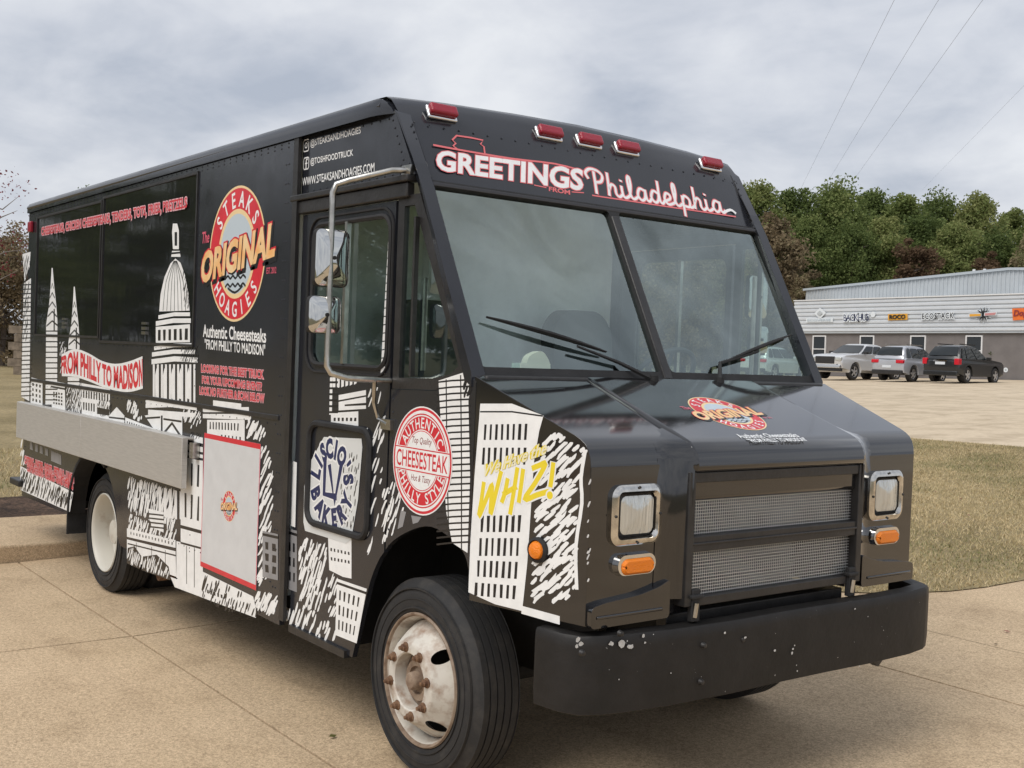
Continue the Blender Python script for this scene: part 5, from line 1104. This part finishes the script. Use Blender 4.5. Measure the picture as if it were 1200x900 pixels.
    if kind == 'pickup':
        b = MB(); b.box((-.60, L2 - .1, .80), (.60, L2 + .02, 1.18)); b.build('grille', SATIN, root, bevel=.03); b = MB(); b.box((-.96, L2 - .15, .58), (.96, L2 + .05, .76)); b.build('bumper', CHROME, root, bevel=.03); b = MB(); b.box((-.98, L2 - .2, .42), (.98, L2 + .0, .575)); b.build('air_dam', RUBBER, root, bevel=.02)
    else:
        b = MB(); b.box((-.86, -L2 - .02, .30), (.86, -L2 + .3, .52)); b.build('bumper', SATIN if kind == 'suv' else paint, root, bevel=.04)
        b = MB(); b.box((-.25, -L2 - .016, .62 if kind == 'suv' else .80), (.25, -L2 - .004, .74 if kind == 'suv' else .92)); b.build('number_plate', mat('plate', (.62, .66, .70), .5), root)
        if kind == 'cross': b = MB(); b.box((-.34, -L2 - .018, .93), (.34, -L2 - .002, 1.0)); b.build('chrome_strip', CHROME, root)
        for s in (-1, 1): b = MB(); b.box((s * .56 - .02, -1.6, zt_ + .0) if 0 else (s * .56 - .02, -1.55, zt + .01), (s * .56 + .02, -.1, zt + .055)); b.build('roof_rail', SATIN if kind == 'cross' else STEEL, root)
    return root
def place(x, y): return (x, y, H(x, y) + .004)
make_car('pickup_truck', 'silver crew cab pickup backed in facing the truck', place(-32.8, 48.0), math.pi, (.66, .67, .68), 'pickup')
make_car('parked_car', 'light silver compact crossover with red tail lights between pickup and black crossover', place(-29.0, 47.1), 0, (.46, .48, .52), 'suv')
make_car('parked_car', 'black crossover with chrome strip over its number plate', place(-26.05, 46.9), .03, (.012, .014, .016), 'cross')
make_car('parked_car', 'white hatchback seen through the truck windscreen', place(-37.6, 47.0), .05, (.62, .66, .66), 'suv')

# ================================================================== VEGETATION
import numpy as np
def leaf_mat(name, cols):
    m = bpy.data.materials.new(name); m.use_nodes = True; nt = m.node_tree; L = nt.links.new; p = nt.nodes['Principled BSDF']; p.inputs['Roughness'].default_value = .7; p.inputs['Specular IOR Level'].default_value = .2
    g = N(nt, 'ShaderNodeNewGeometry'); oi = N(nt, 'ShaderNodeObjectInfo'); tc = N(nt, 'ShaderNodeTexCoord'); n = N(nt, 'ShaderNodeTexNoise', inp={'Scale': .55, 'Detail': 3}); L(tc.outputs['Object'], n.inputs['Vector'])
    a = N(nt, 'ShaderNodeMath', operation='MULTIPLY', inp={1: .35}); L(g.outputs['Random Per Island'], a.inputs[0]); c = N(nt, 'ShaderNodeMath', operation='MULTIPLY_ADD', inp={1: .9}); L(n.outputs[0], c.inputs[0]); L(a.outputs[0], c.inputs[2])
    d = N(nt, 'ShaderNodeMath', operation='MULTIPLY_ADD', inp={1: .5, 2: -.36}); L(oi.outputs['Random'], d.inputs[0]); e = N(nt, 'ShaderNodeMath', operation='ADD'); L(c.outputs[0], e.inputs[0]); L(d.outputs[0], e.inputs[1])
    r = N(nt, 'ShaderNodeValToRGB'); L(e.outputs[0], r.inputs[0]); el = r.color_ramp.elements; el[0].position = .2; el[1].position = .85; el[0].color = (*cols[0], 1); el[1].color = (*cols[-1], 1)
    for k, q in enumerate(cols[1:-1]): x = el.new(.2 + .65 * (k + 1) / (len(cols) - 1)); x.color = (*q, 1)
    L(r.outputs[0], p.inputs['Base Color']); tl = N(nt, 'ShaderNodeBsdfTranslucent'); L(r.outputs[0], tl.inputs[0]); ms = N(nt, 'ShaderNodeMixShader', inp={0: .42}); L(p.outputs[0], ms.inputs[1]); L(tl.outputs[0], ms.inputs[2]); L(ms.outputs[0], nt.nodes['Material Output'].inputs[0]); MATS[name] = m; return m
GREEN = leaf_mat('leaves_green', [(.085, .12, .038), (.15, .195, .062), (.215, .255, .088), (.29, .305, .12)])
BROWN = leaf_mat('leaves_brown', [(.14, .11, .065), (.22, .165, .10), (.29, .23, .14), (.23, .23, .11)])
RUSSET = leaf_mat('leaves_russet', [(.13, .085, .05), (.20, .13, .08), (.24, .18, .11)])
REDLF = leaf_mat('leaves_red', [(.14, .02, .03), (.25, .05, .06), (.30, .10, .08)])
PALE = leaf_mat('leaves_pale', [(.10, .11, .04), (.19, .19, .07), (.25, .25, .10)])
YELB = leaf_mat('leaves_yellow', [(.25, .26, .02), (.4, .38, .03)])
BARK = mat('bark', (.10, .08, .065), .9, var=.3, vscale=6, bump=.5, bscale=20)
def leaves_mesh(name, centres, radii, per, size, rng, m):
    n = len(centres) * per; c = np.repeat(np.array(centres), per, 0); r = np.repeat(np.array(radii), per)
    d = rng.normal(size=(n, 3)); d /= np.linalg.norm(d, axis=1)[:, None]; c = c + d * (r * rng.random(n) ** .45)[:, None] * np.array([1, 1, .8])
    u = rng.normal(size=(n, 3)); u /= np.linalg.norm(u, axis=1)[:, None]; w = np.cross(u, rng.normal(size=(n, 3))); w /= np.linalg.norm(w, axis=1)[:, None]
    s = size * rng.uniform(.55, 1.3, n)[:, None]
    v = np.stack([c - u * s * .5, c + w * s * .28, c + u * s * .5, c - w * s * .28], 1).reshape(-1, 3)
    me = bpy.data.meshes.new(name); me.vertices.add(4 * n); me.vertices.foreach_set('co', v.ravel()); me.loops.add(4 * n); me.loops.foreach_set('vertex_index', np.arange(4 * n)); me.polygons.add(n); me.polygons.foreach_set('loop_start', np.arange(n) * 4); me.update(calc_edges=True); me.materials.append(m); me.validate(); return me
def make_tree(name, label, h, spread, m, seed, nclump=150, per=70, size=.42, group=None, base=.22, bark=BARK, thin=1):
    rng = np.random.default_rng(seed); rnd = random.Random(seed); root = empty(name); tag(root, label, 'tree', group)
    b = MB(); tw = (h * .018 + .05) * thin; P = [Vector((rnd.uniform(-.15, .15) * i / 3, rnd.uniform(-.15, .15) * i / 3, h * .8 * i / 6)) for i in range(7)]; b.tube(P, [tw * (1 - .13 * i) for i in range(7)], 8)
    cen, rad = [], []
    nl = 14
    for k in range(nl):
        z = h * (base + (.86 - base) * k / nl); q = 2.4 * k + rnd.random(); l = spread * (1 - .55 * max(0, (z / h - .45) / .55)) * rnd.uniform(.6, 1.0); s = P[min(6, int(z / (h * .8) * 6))]; e = Vector((math.cos(q) * l, math.sin(q) * l, z + l * rnd.uniform(.25, .6))); md = s.lerp(e, .5) + Vector((0, 0, .1 * l)); b.tube([Vector((s.x, s.y, z)), md, e], [tw * .45, tw * .28, tw * .08], 5)
        for t in (.55, .8, 1.0):
            cen.append(tuple(Vector((s.x, s.y, z)).lerp(e, t) + Vector((rnd.uniform(-.4, .4), rnd.uniform(-.4, .4), rnd.uniform(-.2, .5))))); rad.append(spread * rnd.uniform(.20, .34))
    while len(cen) < nclump:
        t = rng.random(); z = h * (base + (1 - base) * t); R_ = spread * (math.sin(math.pi * (.18 + .80 * t) ** .9) ** .7); q = rng.random() * 6.283; rr = R_ * math.sqrt(rng.random()) * rng.uniform(.8, 1.08)
        cen.append((rr * math.cos(q), rr * math.sin(q), z + rng.normal() * .3)); rad.append(spread * rng.uniform(.13, .27))
    b.build('trunk', bark, root, smooth=True)
    o = bpy.data.objects.new('crown', leaves_mesh('crown', cen, rad, per, size, rng, m)); COL.objects.link(o); o.parent = root; return root
def at(u, v, D):
    d = ray(u, v); fw = -(CM @ Vector((0, 0, 1))); return CP + d * (D / d.dot(fw))
protos = {}
def tree_at(kind, u, D, h, rz, sc=1):
    p = at(u, 430, D); x, y = p.x, p.y
    spec = {'g1': ('broadleaf_tree', 'tall green broadleaf tree in the wood behind the warehouse', 15, 4.6, GREEN, 1, 'green trees behind the warehouse'), 'g2': ('broadleaf_tree', 'tall green broadleaf tree in the wood behind the warehouse', 15, 4.0, GREEN, 2, 'green trees behind the warehouse'), 'g3': ('broadleaf_tree', 'tall green broadleaf tree in the wood behind the warehouse', 15, 5.2, GREEN, 3, 'green trees behind the warehouse'),
            'r': ('russet_tree', 'dark russet brown tree among the green wood', 12, 3.0, RUSSET, 4, 'russet trees in the wood'), 'p': ('pale_tree', 'pale yellowish green tree above the warehouse roof', 9, 3.0, PALE, 5, 'pale trees at the wood edge'), 'b': ('brown_tree', 'thinning brown autumn tree at the edge of the wood', 12, 3.6, BROWN, 6, 'brown trees at the wood edge')}[kind]
    if kind not in protos: o = make_tree(spec[0], spec[1], spec[2], spec[3], spec[4], spec[5], group=spec[6], nclump=260 if kind[0] == 'g' else 130, per=130, size=.27, base=.10); protos[kind] = o
    else: o = copy_tree(protos[kind])
    h *= .955; k = h / spec[2]; o.location = (x, y, H(x, y) - .3); o.scale = (k * sc, k * sc, k); o.rotation_euler[2] = rz; return o
rt = random.Random(5)
back = [('g1', 880, 98, 17.0), ('g2', 925, 102, 17.3), ('g3', 968, 100, 17.6), ('g1', 1012, 104, 17.6), ('g2', 1052, 101, 16.9), ('g3', 1092, 103, 17.4), ('g1', 1138, 100, 16.9), ('g2', 1180, 104, 16.3), ('g3', 1225, 101, 16.0), ('g1', 1275, 100, 16), ('g3', 830, 100, 17), ('g2', 780, 99, 16), ('g1', 735, 100, 16), ('g3', 690, 97, 15), ('g1', 600, 97, 15), ('g2', 500, 97, 15), ('g3', 550, 98, 15.5), ('g3', 445, 96, 15), ('g1', 395, 97, 14.5), ('g2', 340, 95, 15), ('g3', 285, 96, 14.5), ('g1', 230, 94, 14), ('g2', 170, 95, 14.5), ('g3', 110, 93, 14), ('g2', 1325, 100, 16), ('g3', 1385, 100, 16), ('g1', 1450, 99, 15.5),
        ('g2', 900, 90, 12.5), ('g1', 945, 91, 13.2), ('g3', 990, 90, 12.8), ('g2', 1032, 92, 13.5), ('g1', 1110, 91, 13.0), ('g3', 1160, 92, 12.5), ('g2', 1210, 90, 13), ('g3', 860, 90, 12), ('g1', 800, 88, 12), ('g2', 750, 88, 12), ('g3', 645, 88, 12), ('g3', 1070, 95, 14.2),
        ('r', 1068, 87, 11.0), ('r', 1150, 88, 10.3), ('b', 902, 85, 12.2), ('b', 1205, 86, 11.5), ('p', 1092, 84, 7.4), ('p', 980, 84, 6.4), ('b', 935, 82, 7.5), ('b', 845, 80, 10), ('b', 795, 78, 10), ('b', 760, 80, 11), ('r', 825, 82, 10)]
for k, u, D, h in back:
    o = tree_at(k, u, D, h, rt.random() * 6.28, rt.uniform(.9, 1.15))
    if k[0] == 'g':
        if u < 875: o['label'] = 'green tree of the wood half hidden behind the food truck cab'; o['group'] = 'trees behind the food truck'
        elif D > 94: o['label'] = 'tall green tree at the back of the wood with its crown against the sky'; o['group'] = 'tall trees at the back of the wood'
        else: o['label'] = 'shorter green tree between the warehouse roof and the taller wood'; o['group'] = 'shorter trees behind the warehouse'
    elif u < 875: o['label'] = 'brown autumn tree half hidden behind the food truck cab'; o['group'] = 'brown trees behind the food truck'
# trees on the near side, seen in the hatch reflections
for i in range(16):
    o = copy_tree(protos[['g1', 'g2', 'g3'][i % 3]]); q = R(172 + i * 5.2 + rt.uniform(-1, 1)); D = rt.uniform(50, 60); x, y = 0 + D * math.cos(q), -5 + D * math.sin(q); o.location = (x, y, H(x, y) - .2); o.rotation_euler[2] = rt.random() * 6; o['label'] = 'tall green broadleaf tree mirrored in the glossy serving hatches'; o['group'] = 'green trees across the drive'; k = rt.uniform(.65, .9); o.scale = (k, k, k)
# left edge: brown thicket, red-leaved sapling, stone pier
def bush(name, label, u, D, h, sp, m, seed, nclump=110, per=110, size=.13, cat='shrub', group=None):
    p = at(u, 430, D); o = make_tree(name, label, h, sp, m, seed, nclump, per, size, group, base=.06); o['category'] = cat; o.location = (p.x, p.y, H(p.x, p.y) - .1); return o
bush('brown_shrub', 'dense brown and olive autumn thicket beyond the lawn', 2, 44, 4.9, 2.4, BROWN, 21, cat='shrub', group='thicket beyond the lawn', nclump=150)
bush('brown_shrub', 'dense brown and olive autumn thicket beyond the lawn', -40, 45, 5.0, 2.6, BROWN, 22, cat='shrub', group='thicket beyond the lawn')
bush('brown_shrub', 'dense brown and olive autumn thicket beyond the lawn', 42, 46, 4.8, 2.6, BROWN, 23, cat='shrub', group='thicket beyond the lawn')
p = at(-30, 430, 27); rt_ = make_tree('red_sapling', 'young bare-branched tree with sparse red leaves', 6.0, 1.5, REDLF, 24, 50, 9, .075, None, base=.45, bark=mat('pale_bark', (.20, .17, .15), .9), thin=.35); rt_.location = (p.x, p.y, H(p.x, p.y))
STONE = mat('stone', (.20, .16, .12), .9, var=.35, vscale=4, bump=.6, bscale=10)
p0 = at(15, 455, 37); b = MB(); 
pier = empty('stone_wall', (p0.x, p0.y, H(p0.x, p0.y))); pier.rotation_euler[2] = R(52); tag(pier, 'weathered brown stone wall at the edge of the lawn', 'wall'); rw_ = random.Random(3)
for j in range(6):
    x = 0 - (j % 2) * .2
    while x < 2.4: w_ = rw_.uniform(.35, .6); b = MB(); b.box((x, rw_.uniform(-.02, .02), j * .27), (x + w_ - .02, .4, j * .27 + .255)); b.build('stone', STONE, pier); x += w_
bush('conifer', 'small dark green conical evergreen beside the warehouse wall', 1158, 62.5, 2.3, .45, GREEN, 25, 50, 40, .14, cat='shrub')
bush('yellow_shrub', 'low bright yellow green shrub against the warehouse wall', 1197, 61.5, .95, .6, YELB, 26, 30, 40, .14, cat='shrub')
# grass blades
def blades(name, label, boxes, dens, hgt, seed, inside, zoff):
    rng = np.random.default_rng(seed); V = []
    for (x0, x1, y0, y1) in boxes:
        n = int((x1 - x0) * (y1 - y0) * dens); x = rng.uniform(x0, x1, n); y = rng.uniform(y0, y1, n)
        for a, b_ in zip(x, y):
            if inside(a, b_): V.append((a, b_, H(a, b_) + zoff))
    P = np.array(V); n = len(P); q = rng.uniform(0, 6.283, n); d = np.stack([np.cos(q), np.sin(q), np.zeros(n)], 1); h = hgt * rng.uniform(.4, 1.3, n)[:, None]; ln = rng.normal(size=(n, 3)) * .55; ln[:, 2] = 1
    v = np.stack([P - d * .0045, P + d * .0045, P + ln * h], 1).reshape(-1, 3); me = bpy.data.meshes.new(name); me.vertices.add(3 * n); me.vertices.foreach_set('co', v.ravel()); me.loops.add(3 * n); me.loops.foreach_set('vertex_index', np.arange(3 * n)); me.polygons.add(n); me.polygons.foreach_set('loop_start', np.arange(n) * 3); me.update(calc_edges=True); me.materials.append(GRASSM); me.validate()
    o = bpy.data.objects.new(name, me); COL.objects.link(o); tag(o, label, 'grass', kind='stuff')
def grass_mat():
    m = bpy.data.materials.new('grass'); m.use_nodes = True; nt = m.node_tree; L = nt.links.new; p = nt.nodes['Principled BSDF']; p.inputs['Roughness'].default_value = .8
    g = N(nt, 'ShaderNodeNewGeometry'); n = N(nt, 'ShaderNodeTexNoise', inp={'Scale': .8, 'Detail': 5}); L(g.outputs['Position'], n.inputs['Vector']); a = N(nt, 'ShaderNodeMath', operation='MULTIPLY_ADD', inp={1: .42, 2: -.21}); L(g.outputs['Random Per Island'], a.inputs[0]); e = N(nt, 'ShaderNodeMath', operation='ADD'); L(n.outputs[0], e.inputs[0]); L(a.outputs[0], e.inputs[1])
    r = N(nt, 'ShaderNodeValToRGB'); L(e.outputs[0], r.inputs[0]); el = r.color_ramp.elements; el[0].position = .24; el[0].color = (.17, .18, .07, 1); el[1].position = .62; el[1].color = (.60, .475, .275, 1); x = el.new(.42); x.color = (.43, .345, .18, 1)
    L(r.outputs[0], p.inputs['Base Color']); return m
GRASSM = grass_mat()
blades('lawn_grass', 'short dry grass of the lawn beside the lane', [(-6, -.6, 3.0, 9), (-11, -.6, 9, YF)], 1700, .030, 61, lambda x, y: x < XE(y) + random.uniform(-.06, .02) and y < YF, .006)
blades('verge_grass', 'short grass of the verge behind the mulch bed', [(-14, -8.55, -3, 2.5)], 500, .06, 62, lambda x, y: True, .048)
# overhead wires
for k, (a, c) in enumerate((((1049, -2), (936, 226)), ((1101, -2), (962, 226)), ((1153, -2), (988, 228)), ((1215, 85), (1085, 218)))):
    P0, P1 = at(*a, 42), at(*c, 118); d = (P1 - P0); pts = [P0 - d * .35 + (d * 1.45) * t + Vector((0, 0, -1.2 * (.25 - (t - .5) ** 2) * 0)) for t in frange(0, 1, 10)]
    b = MB(); b.tube(pts, .0065 if k < 3 else .004, 5); o = b.build('power_line', mat('wire', (.16, .16, .17), .6)); tag(o, 'thin dark overhead power line high over the wood' if k < 3 else 'fainter and lower overhead line than the three beside it', 'wire', 'overhead power lines')

# fallen leaves on the lawn and lane
def litter():
    rng = random.Random(9); b = MB()
    for i in range(240):
        x, y = rng.uniform(-9, 1.5), rng.uniform(3.0, 14)
        if i % 14 == 0: x, y = rng.uniform(-5.5, 3), rng.uniform(-6, 3)
        z = H(x, y) + (.03 if x < XE(max(y, 3.0)) and y > 3.02 else .006); q = rng.uniform(0, 6.28); s = rng.uniform(.012, .032); d = Vector((math.cos(q), math.sin(q), rng.uniform(-.2, .2))); n = Vector((-d.y, d.x, rng.uniform(-.3, .3))); c = Vector((x, y, z + s * .25))
        b.add([c - d * s, c + n * s * .55, c + d * s, c - n * s * .55], [(0, 1, 2), (0, 2, 3)], (MATS['leaves_brown'], MATS['leaves_red'], MATS['leaves_pale'])[i % 3])
    tag(b.build('leaf_litter', None), 'scattered small fallen leaves on grass and concrete', 'leaves', kind='stuff')
litter()
